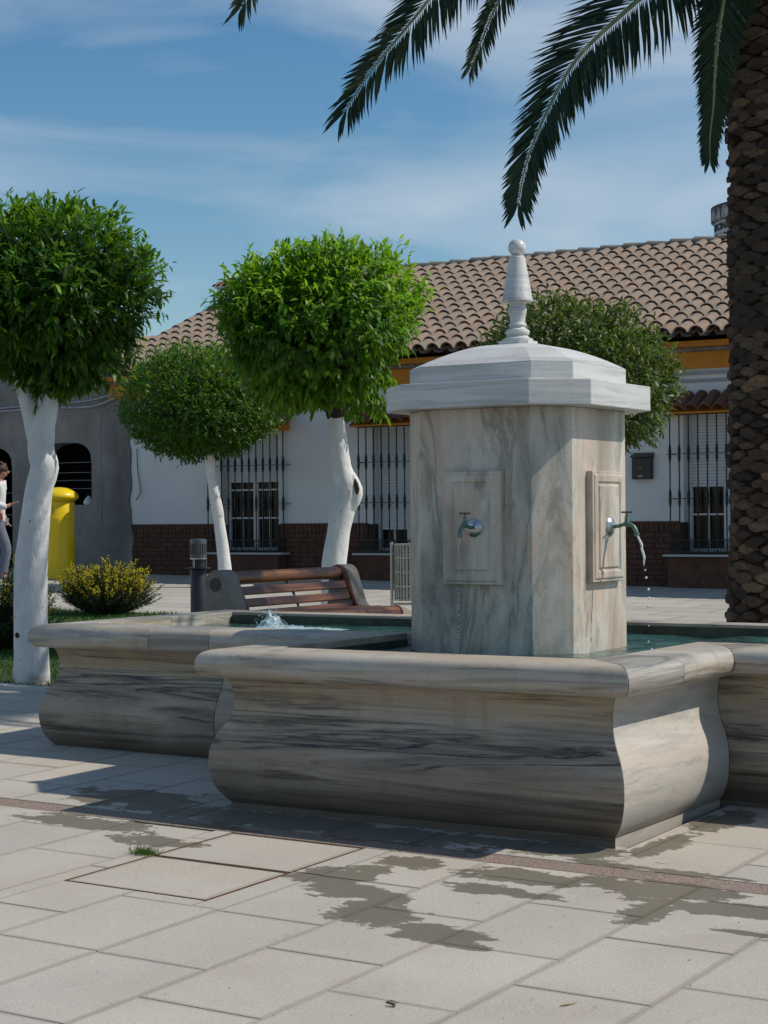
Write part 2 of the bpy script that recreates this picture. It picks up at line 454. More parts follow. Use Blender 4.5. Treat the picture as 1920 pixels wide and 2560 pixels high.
def boot():
    t = NT('palm_boot'); p = t.pos()
    c = t.ramp(t.math('FRACT', t.math('MULTIPLY', t.rnd(), 5.7)), [(0, (.034, .022, .015)), (.4, (.080, .050, .034)), (.8, (.15, .10, .07)), (1, (.24, .15, .08))])
    c = t.mix(t.ramp(t.noise(p, 40, 6, .7), [(.45, 0.0), (.65, .75)]), c, (.024, .018, .012))
    z_ = t.ramp(t.noise(p, 1.4, 3, .5), [(.40, 0.0), (.60, .55)]); c = t.mix(z_, c, (.040, .028, .018))
    t.set(Base_Color=c, Roughness=.95); t.bump(t.noise(t.pos((1, 1, .3)), 50, 6, .7), .7, .01); return t.m
M_BOOT = boot()
def water_mat():
    t = NT('pool_water'); p = t.pos()
    c = t.ramp(t.noise(p, 3.0, 4, .6), [(.35, (.008, .034, .024)), (.55, (.022, .080, .060)), (.72, (.06, .16, .13))])
    t.set(Base_Color=c, Roughness=.03, IOR=1.33); t.b.inputs['Specular IOR Level'].default_value = .9
    h = t.math('ADD', t.noise(t.pos((1, 1, 1)), 9, 3, .5, .6), t.math('MULTIPLY', t.noise(t.pos((1, 1, 1)), 30, 3, .5, .8), .35))
    t.bump(h, .8, .035); return t.m
M_WATER = water_mat()
def drop_mat():
    t = NT('falling_water'); t.set(Base_Color=(.92, .94, .95), Roughness=.2, Alpha=.88); t.b.inputs['Transmission Weight'].default_value = .12
    t.b.inputs['IOR'].default_value = 1.33; return t.m
M_DROP = drop_mat()
M_TEAL = simple('basin_lining', (.17, .21, .17), .6, var=.3, scale=5)
M_MOSAIC = simple('edge_tile', (.33, .29, .23), .6, var=.2, scale=20, rvar=.4)

# ================================================================== SETTING: ground and paving
g = Geo()
xs = [-600, -60, -30, -14, -10, -6, -2, 2, 30, 600]; ys = [-600, -20, 0, 4, 8, 12, 16, 20, 26, 60, 900]
def fz(x, y): return gz(max(-30, min(10, x)), max(-5, min(26, y)))
V = [(x, y, fz(x, y) - .035) for y in ys for x in xs]; n = len(xs)
F = [(j*n+i, j*n+i+1, (j+1)*n+i+1, (j+1)*n+i) for j in range(len(ys)-1) for i in range(n-1)]
GROUND = mk('ground', (V, F), M_BED, kind='structure')
# paving that lies beyond the separately laid slabs: one sheet level with the slab tops
def sheet(name, poly_list, dz, mat, kind='structure', parent=None):
    g = Geo()
    for (x0, x1, y0, y1) in poly_list:
        nx, ny = max(1, int((x1-x0)/6)), max(1, int((y1-y0)/6))
        for i in range(nx):
            for j in range(ny):
                a, b = x0+(x1-x0)*i/nx, x0+(x1-x0)*(i+1)/nx; c, d = y0+(y1-y0)*j/ny, y0+(y1-y0)*(j+1)/ny
                g.add([(a, c, fz(a, c)+dz), (b, c, fz(b, c)+dz), (b, d, fz(b, d)+dz), (a, d, fz(a, d)+dz)], [(0, 1, 2, 3)])
    return mk(name, g, mat, parent, kind=kind, recalc=False)
SX0, SX1, SY0, SY1 = -10.43, -.31, 2.0, 10.61     # slab grid extent
sheet('square_paving', [(-60, SX0, -20, 10.2), (SX0, 24, SY1, 26), (-60, SX0, 16.85, 26), (-60, -18, 10.2, 16.85), (SX1, 24, -20, SY1), (SX0, SX1, -20, SY0)], -.002, M_FAR)
lawn_b = sheet('lawn_border_paving', [(-13.2, SX0, 13.2, 16.85)], -.001, M_FAR)

def cut(r, h):
    """rectangle r minus rectangle h"""
    x0, x1, y0, y1 = r; a, b, c, d = h
    if a >= x1 or b <= x0 or c >= y1 or d <= y0: return [r]
    out = []
    if a > x0: out.append((x0, a, y0, y1)); x0 = a
    if b < x1: out.append((b, x1, y0, y1)); x1 = b
    if c > y0: out.append((x0, x1, y0, c))
    if d < y1: out.append((x0, x1, d, y1))
    return [q for q in out if q[1]-q[0] > .03 and q[3]-q[2] > .03]
GAP = .0026
MESHES = {}
def slab(r, mat=M_SLAB, name='paving_slab'):
    x0, x1, y0, y1 = r; w, l = round(x1-x0, 3), round(y1-y0, 3)
    key = (w, l, mat.name)
    if key not in MESHES:
        g = Geo(); a, b = w/2-GAP, l/2-GAP; c = .0006
        g.rings([[(-a, -b, -.04), (a, -b, -.04), (a, b, -.04), (-a, b, -.04)], [(-a, -b, -c), (a, -b, -c), (a, b, -c), (-a, b, -c)],
                 [(-a+c, -b+c, 0), (a-c, -b+c, 0), (a-c, b-c, 0), (-a+c, b-c, 0)]])
        MESHES[key] = mesh(name, g.V, g.F, mat)
    o = bpy.data.objects.new(name, MESHES[key])
    cx, cy = (x0+x1)/2, (y0+y1)/2
    o.location = (cx, cy, gz(cx, cy) + random.uniform(-.0008, .0006))
    o.rotation_euler = (TILT[0] + random.uniform(-.0012, .0012), TILT[1] + random.uniform(-.0012, .0012), 0)
    return link(o, GROUND)
HOLES = [(-4.815, -4.115, 5.352, 6.452), (-5.23, -3.15, 7.0, 8.2), (-7.33, -1.24, 8.19, 9.81), (-10.6, -9.3, 10.2, 16)]
OFFS = {-4: .05, -3: .28, -2: .62, -1: .30, 0: .63, 1: .24, 2: -.02}
def visible(x, y, m=330):
    px, py, d = project((x, y, gz(x, y)))
    return d > 0 and -m < px < 1920+m and py < 2560+m
for k in range(-16, 6):
    x0 = -3.07 + .46*k
    if x0 < SX0-.2 or x0+.46 > SX1+.01: continue
    off = {0: 4.59-.665*3, -1: 4.25-.665*3, -2: 4.59-.665*3, -3: 4.27-.665*3+.33, 1: 4.93-.665*4+.0, 2: 4.49-.665*3, -4: 4.29-.665*3}.get(k, 2.3 + (k*.237) % .665)
    y = off - .665*2
    while y < SY1:
        y0, y1 = max(y, SY0), min(y+.665, SY1); y += .665
        for (a, b) in ((y0, min(y1, 6.462)), (max(y0, 6.622), y1)):
            if b - a < .04: continue
            rs = [(x0, x0+.46, a, b)]
            for h in HOLES: rs = [q for r in rs for q in cut(r, h)]
            for r in rs:
                cx, cy = (r[0]+r[1])/2, (r[2]+r[3])/2
                hidden = (cy > 9.9 and cx > -7.0)
                if visible(cx, cy) and not hidden: slab(r)
# the pink granite band and its stones
x = -10.4
while x < -.4:
    w = .92
    if visible(x+w/2, 6.54, 500): slab((x, x+w, 6.465, 6.619), M_GRAN, 'granite_kerb_stone')
    x += w
# slabs hidden or out of view are closed by one plain sheet lower than the slab tops
sheet('paving_bedding', [(SX0, SX1, SY0, SY1)], -.018, M_BED)

# manhole covers: stone lids in rusty frames
def cover(x0, x1, y0, y1, label):
    cx, cy = (x0+x1)/2, (y0+y1)/2
    t = thing('manhole_cover', (cx, cy, gz(cx, cy)), label, 'manhole cover', 'stone covers let into the paving')
    g = Geo(); w = .006
    def P(x, y, z): return (x, y, gz(x, y)+z)
    for a, b, c, d in ((x0, x1, y0, y0+w), (x0, x1, y1-w, y1), (x0, x0+w, y0+w, y1-w), (x1-w, x1, y0+w, y1-w)):
        n0 = len(g.V); g.box(a, b, c, d, -.03, .0015)
        g.V[n0:] = [P(v[0], v[1], v[2]) for v in g.V[n0:]]
    mk('frame', g, M_RUST, t)
    g = Geo(); e = .011; g.box(x0+e, x1-e, y0+e, y1-e, -.03, .0005); g.V = [P(*v) for v in g.V]
    mk('stone_lid', g, M_SLAB, t, bevel=.002)
    return t
cover(-4.812, -4.118, 5.355, 5.895, 'nearer stone manhole cover with a rust brown steel edge, left of the dark puddle')
cover(-4.812, -4.118, 5.905, 6.449, 'farther stone manhole cover touching the granite band in front of the fountain')

# ================================================================== FOUNTAIN BASIN
T_IN = .17
BODY = [(0, .045), (.006, .052), (.022, .07), (.045, .10), (.063, .14), (.075, .19), (.079, .24), (.076, .29), (.066, .335), (.048, .375), (.025, .41),
        (.006, .445), (-.006, .48), (-.012, .52), (-.010, .56), (-.002, .60), (.008, .625), (.012, .637), (-T_IN, .637), (-T_IN, .045)]
LIP = [(.012, .6395), (.07, .641), (.095, .648), (.112, .662), (.121, .682), (.124, .705), (.121, .73), (.112, .75), (.095, .765), (.07, .774), (.04, .778), (-T_IN, .778), (-T_IN, .6395)]
PLINTH = [(0, -.12), (0, .0445), (-T_IN, .0445), (-T_IN, -.12)]
basin = thing('fountain_basin', (-4.2, 8.4, 0), 'cross-shaped veined marble basin with rounded rim, full of green water', 'fountain basin')
def wall_seg(p0, p1, n, s0, s1, splits, prof, name, gap=.0016):
    p0, p1, n = Vector(p0), Vector(p1), Vector(n); L = (p1-p0).length; t = (p1-p0)/L
    cuts = [0] + splits + [L]
    for k in range(len(cuts)-1):
        a, b = cuts[k], cuts[k+1]; sa = s0 if k == 0 else 0; sb = s1 if k == len(cuts)-2 else 0
        R = []
        for u, s in ((a, -sa), (b, sb)):
            e = gap if u == a else -gap
            R.append([(p0.x+t.x*(u+e+s*d)+n.x*d, p0.y+t.y*(u+e+s*d)+n.y*d, z) for d, z in prof])
        g = Geo(); g.rings(R)
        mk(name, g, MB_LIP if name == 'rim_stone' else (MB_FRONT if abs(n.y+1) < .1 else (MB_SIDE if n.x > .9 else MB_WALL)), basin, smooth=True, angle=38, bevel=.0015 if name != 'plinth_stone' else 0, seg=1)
SEGS = [((-5.19, 6.957), (-3.19, 6.957), (0, -1), 1, 1, [], []),
        ((-3.19, 6.957), (-3.19, 8.15), (1, 0), 1, -1, [], [.47]),
        ((-3.19, 8.15), (-1.2, 8.15), (0, -1), -1, 1, [.97], [.95]),
        ((-1.2, 8.15), (-1.2, 9.85), (1, 0), 1, 1, [], []),
        ((-1.2, 9.85), (-7.37, 9.85), (0, 1), 1, 1, [1.6, 3.1, 4.7], [1.5, 3.2, 4.7]),
        ((-7.37, 9.85), (-7.37, 8.15), (-1, 0), 1, 1, [], [.82]),
        ((-7.37, 8.15), (-5.19, 8.15), (0, -1), 1, -1, [1.23], [.80, 1.23]),
        ((-5.19, 8.15), (-5.19, 6.957), (-1, 0), -1, 1, [], [.7])]
for p0, p1, n, s0, s1, sp, lsp in SEGS:
    wall_seg(p0, p1, n, s0, s1, sp, BODY, 'wall_panel')
    wall_seg(p0, p1, n, s0, s1, lsp, LIP, 'rim_stone')
    wall_seg(p0, p1, n, s0, s1, [], PLINTH, 'plinth_stone')
# lining and floor inside, cross wall by the pillar
g = Geo(); g.box(-5.02, -3.36, 7.127, 8.32, .10, .14); g.box(-7.20, -1.37, 8.321, 9.68, .10, .14)
mk('floor', g, M_TEAL, basin)
g = Geo(); g.box(-5.019, -4.87, 8.30, 8.37, .141, .777); mk('cross_wall', g, MB_LIP, basin, bevel=.004)
M_ALGAE_SHADE = simple('algae_shade_lining', (.040, .052, .038), .6, var=.5, scale=7)  # algae green, darkened to paint the shade on these inner walls
g = Geo(); g.box(-7.19, -1.38, 9.66, 9.679, .141, .762); mk('rear_lining', g, M_ALGAE_SHADE, basin)
g = Geo(); g.box(-5.019, -5.005, 7.135, 8.29, .141, .745); mk('side_lining', g, M_ALGAE_SHADE, basin)
# small edge tiles along the inner lip of the front arm
def edge_tiles(p0, p1, inward, n):
    p0, p1, q = Vector(p0), Vector(p1), Vector(inward)
    for i in range(n):
        a = p0 + (p1-p0)*(i+.5)/n; t = (p1-p0)/n*.5*.94
        g = Geo(); c = a + q*.0165
        g.obox((c.x, c.y, .755), (t.x, t.y, 0), (q.x*.015, q.y*.015, 0), (0, 0, .016))
        mk('edge_tile', g, M_MOSAIC, basin, bevel=.002, seg=1)
edge_tiles((-3.361, 7.145), (-3.361, 8.30), (-1, 0), 12)
edge_tiles((-5.00, 7.128), (-3.38, 7.128), (0, 1), 17)
# water: rippled sheet with the splashing places raised
def water_sheet(name, rects, zc, step, splash, parent=None):
    V = []; F = []; idx = {}
    rng = np.random.RandomState(3)
    waves = [(rng.uniform(4, 26)*math.cos(a), rng.uniform(4, 26)*math.sin(a), rng.uniform(0, 6.28)) for a in rng.uniform(0, 6.28, 14)]
    def h(x, y):
        z = sum(math.sin(a*x+b*y+c)/math.hypot(a, b)*1.7 for a, b, c in waves)*.012
        for sx, sy, amp, r in splash:
            d = math.hypot(x-sx, y-sy); z += amp*math.exp(-(d/r)**2)*math.cos(d*42) + .003*math.cos(d*30)*math.exp(-d*1.8)
        return zc + z
    for x0, x1, y0, y1 in rects:
        nx, ny = int((x1-x0)/step), int((y1-y0)/step)
        for j in range(ny+1):
            for i in range(nx+1):
                x, y = round(x0+(x1-x0)*i/nx, 4), round(y0+(y1-y0)*j/ny, 4)
                V.append((x, y, h(x, y)))
        base = len(V)-(nx+1)*(ny+1)
        F += [(base+j*(nx+1)+i, base+j*(nx+1)+i+1, base+(j+1)*(nx+1)+i+1, base+(j+1)*(nx+1)+i) for j in range(ny) for i in range(nx)]
    o = mk(name, (V, F), M_WATER, None, smooth=True, angle=0, recalc=False, kind='structure')
    return o
water_sheet('water', [(-5.019, -3.361, 7.128, 8.32), (-7.199, -1.371, 8.32, 9.679)], .712, .022,
            [(-3.66, 8.47, .010, .10), (-4.40, 7.70, .006, .08), (-6.35, 9.28, .014, .16), (-2.6, 9.0, .008, .2)])

# ================================================================== FOUNTAIN PILLAR
PCX, PCY = -4.388, 8.40
pillar = thing('fountain_pillar', (PCX, PCY, .14), 'octagonal veined marble pillar with a domed cap standing in the fountain basin', 'fountain pillar')
def octo(a, c, cx=PCX, cy=PCY): return [(cx-a+c, cy-a), (cx+a-c, cy-a), (cx+a, cy-a+c), (cx+a, cy+a-c), (cx+a-c, cy+a), (cx-a+c, cy+a), (cx-a, cy+a-c), (cx-a, cy-a+c)]
g = Geo(); g.prism(octo(.4675, .1515), .14, 1.941); mk('shaft', g, MB_PIL, pillar, bevel=.003)
CX2 = PCX + .005
g = Geo(); g.prism(octo(.589, .229, CX2), 1.942, 2.070); mk('cap_slab', g, MB_TOP, pillar, bevel=.005)
g = Geo(); g.prism(octo(.471, .156, CX2), 2.071, 2.163); mk('cap_step', g, MB_TOP, pillar, bevel=.003)
R = []
for i in range(15):
    t = i/14; s = 1 - t*.80
    R.append([(CX2+(x-CX2)*s, PCY+(y-PCY)*s, 2.1635 + .127*(1-(1-t)**1.75)) for x, y in octo(.471, .156, CX2)])
g = Geo(); g.rings(R); mk('dome', g, MB_TOP, pillar, smooth=True, angle=12)
g = Geo()
g.prism(octo(.088, .034, CX2), 2.288, 2.312)
g.lathe([(.080, .0), (.080, .012), (.060, .020), (.052, .030), (.060, .036), (.063, .046), (.060, .058), (.044, .068), (.041, .074), (.046, .078), (.048, .084), (.046, .091), (.042, .094),
         (.039, .102), (.041, .125), (.047, .150), (.049, .170), (.043, .186), (.039, .196), (.050, .198), (.051, .204), (.046, .207), (.084, .209), (.084, .213),
         (.078, .225), (.042, .438), (.038, .442), (.038, .448)], (CX2, PCY, 2.312), 32)
g.lathe([(.0465*math.sin(math.pi*k/16), .0465*(1-math.cos(math.pi*k/16))) for k in range(17)], (CX2, PCY, 2.756), 28)
mk('finial', g, MB_TOP, pillar, smooth=True, angle=30)
# spout panels: moulded plates
def spout_panel(u0, u1, z0, z1, place):
    """place(u, z, d) -> world, d outward"""
    g = Geo()
    def ring(e, d): return [place(u0+e, z0+e, d), place(u1-e, z0+e, d), place(u1-e, z1-e, d), place(u0+e, z1-e, d)]
    g.rings([ring(0, -.004), ring(0, .030), ring(.004, .034), ring(.014, .034), ring(.019, .039), ring(.026, .041), ring(.052, .041), ring(.060, .033), ring(.068, .033), ring(.076, .041)], cap=True)
    return mk('spout_panel', g, MB_PIL, pillar, bevel=.001, seg=1)
spout_panel(-4.558, -4.226, 1.058, 1.625, lambda u, z, d: (u, PCY-.4675-d, z))
spout_panel(8.243, 8.618, 1.062, 1.624, lambda u, z, d: (PCX+.4675+d, u, z))
# taps
def tap(place, dirv, side, water_len):
    """place: flange centre on the panel; dirv outward unit, side unit"""
    p, d, s = Vector(place), Vector(dirv), Vector(side); up = Vector((0, 0, 1))
    def L(f, q, z): return p + d*f + s*q + up*z
    g = Geo()
    def cone(rs):
        R = []
        for r, f in rs: R.append([L(f, r*math.cos(2*math.pi*i/24), r*math.sin(2*math.pi*i/24)) for i in range(24)])
        g.rings(R)
    cone([(.047, .0), (.047, .004), (.040, .012), (.024, .019), (.018, .021), (.018, .024)])
    fl = mk('tap_flange', g, M_CHROME, pillar, smooth=True, angle=40)
    g = Geo()
    path = [L(.02, 0, 0), L(.05, 0, .003), L(.075, 0, .010), L(.10, 0, .012), L(.125, 0, .002), L(.14, 0, -.018), L(.146, 0, -.036)]
    g.tube(catmull(path, 4), [.0095]*9 + [.013]*5 + [.0105]*11, 12)
    g.tube([L(.146, 0, -.034), L(.147, 0, -.046)], .0135, 12)
    g.tube([L(.092, 0, .008), L(.092, 0, .024), L(.092, 0, .05), L(.092, 0, .064)], [.015, .012, .0085, .006], 12)
    tb = mk('tap', g, M_BRASS, pillar, smooth=True, angle=40)
    g = Geo()
    g.tube([L(.092, 0, .062), L(.092, 0, .076)], .006, 10)
    for a in (0, 90):
        v = (d*math.cos(rad(a+20)) + s*math.sin(rad(a+20)))
        c = L(.092, 0, .072)
        g.tube([c - v*.027, c - v*.02, c, c + v*.02, c + v*.027], [.006, .0042, .0048, .0042, .006], 8)
    mk('tap_handle', g, M_BRASSH, pillar, smooth=True, angle=40)
    return p + d*.147 - up*.046
ta = tap((-4.372, PCY-.4675-.041, 1.343), (0, -1, 0), (1, 0, 0), .1)
tb = tap((PCX+.4675+.041, 8.432, 1.343), (1, 0, 0), (0, 1, 0), .3)
# water running from the taps
def droplets(g, pts, seed):
    r = random.Random(seed)
    for (p, s) in pts:
        st = r.uniform(.9, 1.5)
        g.lathe([(s*math.sin(math.pi*k/6), s*st*(1-math.cos(math.pi*k/6))-s*st) for k in range(7)], p, 8)
jet = thing('water_jet', tuple(tb), 'thick white trickle of water breaking into drops below the right tap', 'water jet')
g = Geo(); path = [tb + Vector(v) for v in ((0, 0, .004), (.009, 0, -.012), (.020, 0, -.034), (.027, .002, -.052), (.026, 0, -.066), (.034, 0, -.090), (.040, -.001, -.112), (.038, 0, -.13), (.037, 0, -.152))]
g.tube(catmull(path, 4), lerp_list([.0065, .0055, .0050, .0066, .0050, .0060, .0062, .0062, .0058, .0046, .0020], 33), 8, wob=.3, seed=2)
mk('stream', g, M_DROP, jet, smooth=True, angle=0)
for dx, dz, s in ((.044, -.175, .0038), (.049, -.213, .0062), (.061, -.272, .0068), (.063, -.315, .0064), (.058, -.356, .0068), (.056, -.385, .003), (.060, -.455, .0036), (.058, -.535, .0046), (.075, -.572, .0056), (.073, -.590, .0042), (.068, -.603, .0062), (.064, -.610, .0045)):
    g = Geo(); droplets(g, [((tb.x+dx, tb.y, tb.z+dz), s)], int(-dz*999)); mk('drop', g, M_DROP, jet, smooth=True, angle=0)
jet2 = thing('water_jet', tuple(ta), 'thin dotted line of drops falling from the tap on the shaded front panel', 'water jet')
z = ta.z; rr = random.Random(4)
g = Geo(); g.tube([ta, ta + Vector((-.002, -.006, -.05)), ta + Vector((-.002, -.010, -.10))], [.0016, .0011, .0005], 6); mk('stream', g, M_DROP, jet2)
k = .11
while k < .58:
    g = Geo(); droplets(g, [((ta.x + rr.uniform(-.004, .002), ta.y-.011-.01*k, ta.z-k), rr.uniform(.0012, .0022))], int(k*1000)); mk('drop', g, M_DROP, jet2, smooth=True, angle=0)
    k += rr.uniform(.014, .035)
# splash in the left arm: churned froth with spray
M_FROTH = simple('froth', (.40, .52, .55), .25, var=.25, scale=60, bump=.6)
g = Geo(); rr = random.Random(9); NX, NY = 56, 22
FXc, FYc = -6.36, 9.28
def froth_h(u, v):
    env = (.095*math.exp(-((u-.12)/.11)**2) + .022*math.exp(-((u-.38)/.22)**2) + .012*math.exp(-((u-.75)/.2)**2))*math.exp(-((v-.5)/.28)**2)
    return env*(.55 + .9*abs(mnoise.noise(Vector((u*9, v*4, 3.3)))*1.3 + mnoise.noise(Vector((u*23, v*9, 7.1)))*.6)) - .004
V = [(FXc-.32+.66*i/NX + rr.uniform(-.004, .004), FYc-.11+.22*j/NY + rr.uniform(-.004, .004), .712 + froth_h(i/NX, j/NY)) for j in range(NY+1) for i in range(NX+1)]
F = [(j*(NX+1)+i, j*(NX+1)+i+1, (j+1)*(NX+1)+i+1, (j+1)*(NX+1)+i) for j in range(NY) for i in range(NX)]
g.add(V, F)
for i in range(170):
    a = rr.gauss(.12, .10); x = FXc-.32 + a*.66; y = FYc + rr.gauss(0, .035)
    droplets(g, [((x, y, .72 + rr.random()*.13*math.exp(-((a-.1)/.13)**2)), rr.uniform(.0012, .0035))], i)
sp = mk('splash', g, M_FROTH, None, smooth=True, angle=0, kind='stuff', recalc=False)
tag(sp, 'frothy splash of bubbling water in the left arm of the basin', 'splash')

# ================================================================== HOUSE
FY = 24.4                        # facade plane
def plane_with_holes(outer, holes, y0, depth, name, mat, parent, reveal_mat=None):
    """front face at y0 with openings; reveals run back by depth. polygons are (x, z) lists"""
    loops = [[Vector((x, 0, z)) for x, z in outer]] + [[Vector((x, 0, z)) for x, z in h] for h in holes]
    tris = tessellate_polygon(loops)
    pts = [(p.x, y0, p.z) for l in loops for p in l]
    g = Geo(); g.add(pts, [t for t in tris])
    me_parts = [g]
    for h in [outer] + holes:
        n = len(h); b = len(g.V)
        g.add([(x, y0, z) for x, z in h] + [(x, y0+depth, z) for x, z in h], [(i, (i+1) % n, (i+1) % n + n, i+n) for i in range(n)])
    bm = bmesh.new(); me = bpy.data.meshes.new(name)
    me.from_pydata([Vector(v)-wloc(parent) for v in g.V], [], g.F)
    bm.from_mesh(me); bmesh.ops.remove_doubles(bm, verts=bm.verts, dist=1e-5); bmesh.ops.recalc_face_normals(bm, faces=bm.faces); bm.to_mesh(me); bm.free()
    me.materials.append(mat)
    o = bpy.data.objects.new(name, me); return link(o, parent)

house = thing('house', (-13, FY, .35), 'long white house with a tiled roof, orange cornice and brown brick base', 'house')
HX0, HX1 = -20.34, -4.5
G0S = [-18.48, -15.48, -10.18, -7.4]           # left ends of the window grilles
OPEN = [(a+.12, a+1.29) for a in G0S]
white_open = [[(a, 1.292), (b, 1.292), (b, 2.88), (a, 2.88)] for a, b in OPEN]
def notch_outer():
    P = [(HX0, 3.9), (HX0, 1.292)]
    for a, b in OPEN: P += [(a, 1.292), (a, 2.88), (b, 2.88), (b, 1.292)]
    P += [(HX1, 1.292), (HX1, 3.9)]
    return P
plane_with_holes(notch_outer(), [], FY, .28, 'wall', M_WHITE, house)
P = [(HX0, -.3), (HX1, -.3), (HX1, 1.29)]
for a, b in OPEN[::-1]: P += [(b, 1.29), (b, .835), (a, .835), (a, 1.29)]
P += [(HX0, 1.29)]
plane_with_holes(P, [], FY-.012, .28, 'brick_base', M_MORTAR, house)
# bricks of the base: real courses, too small to single out
g = Geo(); bh, bl, j = .066, .265, .012
z = .14; row = 0
rb = random.Random(2)
def free(x0, x1, z0, z1): return not any(x1 > a-.005 and x0 < b+.005 and z1 > .82 for a, b in OPEN)
while z < 1.27:
    sold = z > 1.10
    h_ = .155 if sold else bh; w_ = bh if sold else bl
    x = HX0 + (0 if row % 2 else -bl/2)
    while x < HX1:
        x0, x1 = max(x, HX0+.01), x + w_
        if x1 - x0 > .03 and free(x0, x1, z, z+h_):
            d = rb.uniform(.008, .015)
            g.add([(x0, FY-.012-d, z), (x1, FY-.012-d, z), (x1, FY-.012-d, z+h_), (x0, FY-.012-d, z+h_), (x0, FY-.01, z), (x1, FY-.01, z), (x1, FY-.01, z+h_), (x0, FY-.01, z+h_)],
                  [(0, 1, 2, 3), (0, 4, 5, 1), (1, 5, 6, 2), (2, 6, 7, 3), (3, 7, 4, 0)])
        x = x + w_ + j
    z += h_ + j; row += 1
mk('brick_courses', g, M_BRICK, house, recalc=False, kind='stuff')
# side and rear walls, so that the house is closed
g = Geo(); g.box(HX0, HX0+.25, FY+.281, 33.0, -.3, 3.9); g.box(HX1-.25, HX1, FY+.281, 33.0, -.3, 3.9); g.box(HX0+.25, HX1-.25, 32.75, 33.0, -.3, 3.9)
g.box(HX0+.26, HX1-.26, 26.2, 26.25, -.3, 3.6)
mk('side_wall', g, M_WHITE, house)
ZR = 5.95; YR = 28.7; YE = 23.9; ZE = 3.93
V = []
for x0, x1 in ((HX0, HX0+.24), (HX1-.24, HX1)):
    g = Geo(); g.rings([[(x, FY+.3, 3.901), (x, 2*YR-FY-.3, 3.901), (x, YR, 5.62)] for x in (x0, x1)])
    mk('gable', g, M_WHITE, house)
# cornice
g = Geo(); g.box(-20.78, HX1, FY-.05, FY+.15, 3.49, 3.735); mk('cornice_band', g, M_ORANGE, house, bevel=.004)
g = Geo(); g.box(-20.84, HX1, FY-.13, FY+.15, 3.736, 3.79); mk('cornice_moulding', g, M_RIDGE, house, bevel=.008)
g = Geo(); g.box(-20.90, HX1, FY-.24, FY+.15, 3.791, 3.875); mk('eave_board', g, M_ORANGE, house, bevel=.004)
# roof deck
TH = math.atan2(ZR-ZE, YR-YE); ce, se = math.cos(TH), math.sin(TH)
g = Geo()
g.rings([[(x, YE+.14, ZE-.015), (x, YR, ZR-.075), (x, 2*YR-YE-.14, ZE-.015), (x, YR, ZR-.16)] for x in (-20.58, HX1+.3)])
mk('roof_deck', g, M_PAN, house)
# barrel tiles
PITCH = .2525; NC = 14; SL = math.hypot(YR-YE, ZR-ZE); CRS = (SL-.05)/NC
def barrel(L, r0, r1, th, n=7, raise0=.022, arc=180):
    g = Geo(); R = []
    for u, r, dz in ((0, r0, raise0), (L, r1, 0)):
        ring = []
        for i in range(n+1):
            a = rad((180-arc)/2 + arc*i/n); ring.append((r*math.cos(a), u, r*math.sin(a)*.92+dz))
        for i in range(n, -1, -1):
            a = rad((180-arc)/2 + arc*i/n); ring.append(((r-th)*math.cos(a), u, (r-th)*math.sin(a)*.92+dz))
        R.append(ring)
    g.rings(R); return g
tg = barrel(CRS+.075, .112, .094, .014)
tile_me = mesh('roof_tile', tg.V, tg.F, M_TILE, smooth=True, angle=50)
cols = int((HX1+.2+20.60)/PITCH)
spots = []
rt = random.Random(5)
for i in range(cols):
    for k in range(NC):
        s = .0 + k*CRS
        p = Vector((-20.50+i*PITCH+rt.uniform(-.006, .006), YE+ce*s, ZE+se*s+.012))
        spots.append((p, rt.uniform(-.02, .02), rt.uniform(-.012, .012), k))
def tile_rank(q):
    px, py, d = project(q[0])
    inside = 0 < px < 1830 and 0 < py and not (525 < px < 1040 and py > 700 and not (px > 985 and py < 960)) and not (px < 240)
    return (0 if inside else 1000) + d
spots.sort(key=tile_rank)
gs = Geo()
for n_, (p, rz, ry, k) in enumerate(spots):
    if n_ < 268:
        o = bpy.data.objects.new('roof_tile', tile_me); o.location = p - house.location; o.rotation_euler = (TH, ry, rz); link(o, house)
    else:
        M4 = Matrix.Translation(p) @ Euler((TH, ry, rz)).to_matrix().to_4x4()
        gs.add([M4 @ Vector(v) for v in tg.V], tg.F)
mk('roof_tiles', gs, M_TILE, house, smooth=True, angle=50, kind='stuff')
# pan tiles between the barrels, stepped with the courses
g = Geo()
for i in range(cols+1):
    xc = -20.50 + (i-.5)*PITCH
    for k in range(NC):
        R = []
        for s, dz in ((k*CRS-.045, .012), ((k+1)*CRS, 0)):
            R.append([(xc + .105*math.cos(rad(180+180*q/6)), YE+ce*s - se*(.075*math.sin(rad(180+180*q/6))+.085+dz)*0, ZE+se*s + .075*math.sin(rad(180+180*q/6))*.9+.045+dz) for q in range(7)])
        g.rings(R, closed=False, cap=False)
mk('pan_tiles', g, M_PAN, house, smooth=True, angle=50, kind='stuff', recalc=False)
# ridge tiles
rg = barrel(.50, .125, .105, .016, 8, .018, 170)
rm = mesh('ridge_tile', rg.V, rg.F, M_RIDGE, smooth=True, angle=50)
x = -20.62; i = 0
while x < HX1+.3:
    o = bpy.data.objects.new('ridge_tile', rm); o.location = Vector((x, YR, ZR+.012)) - house.location; o.rotation_euler = (rt.uniform(-.03, .03), 0, rad(-90)); link(o, house)
    x += .43; i += 1
# rear slope tiles as plain barrels
g = Geo()
for i in range(cols):
    xc = -20.50+i*PITCH
    R = []
    for s in (0, SL):
        R.append([(xc+.11*math.cos(rad(180*q/5)), 2*YR-YE-ce*s, ZE+se*s+.1*math.sin(rad(180*q/5))) for q in range(6)])
    g.rings(R, closed=False, cap=False)
mk('rear_roof_tiles', g, M_TILE, house, smooth=True, kind='stuff', recalc=False)

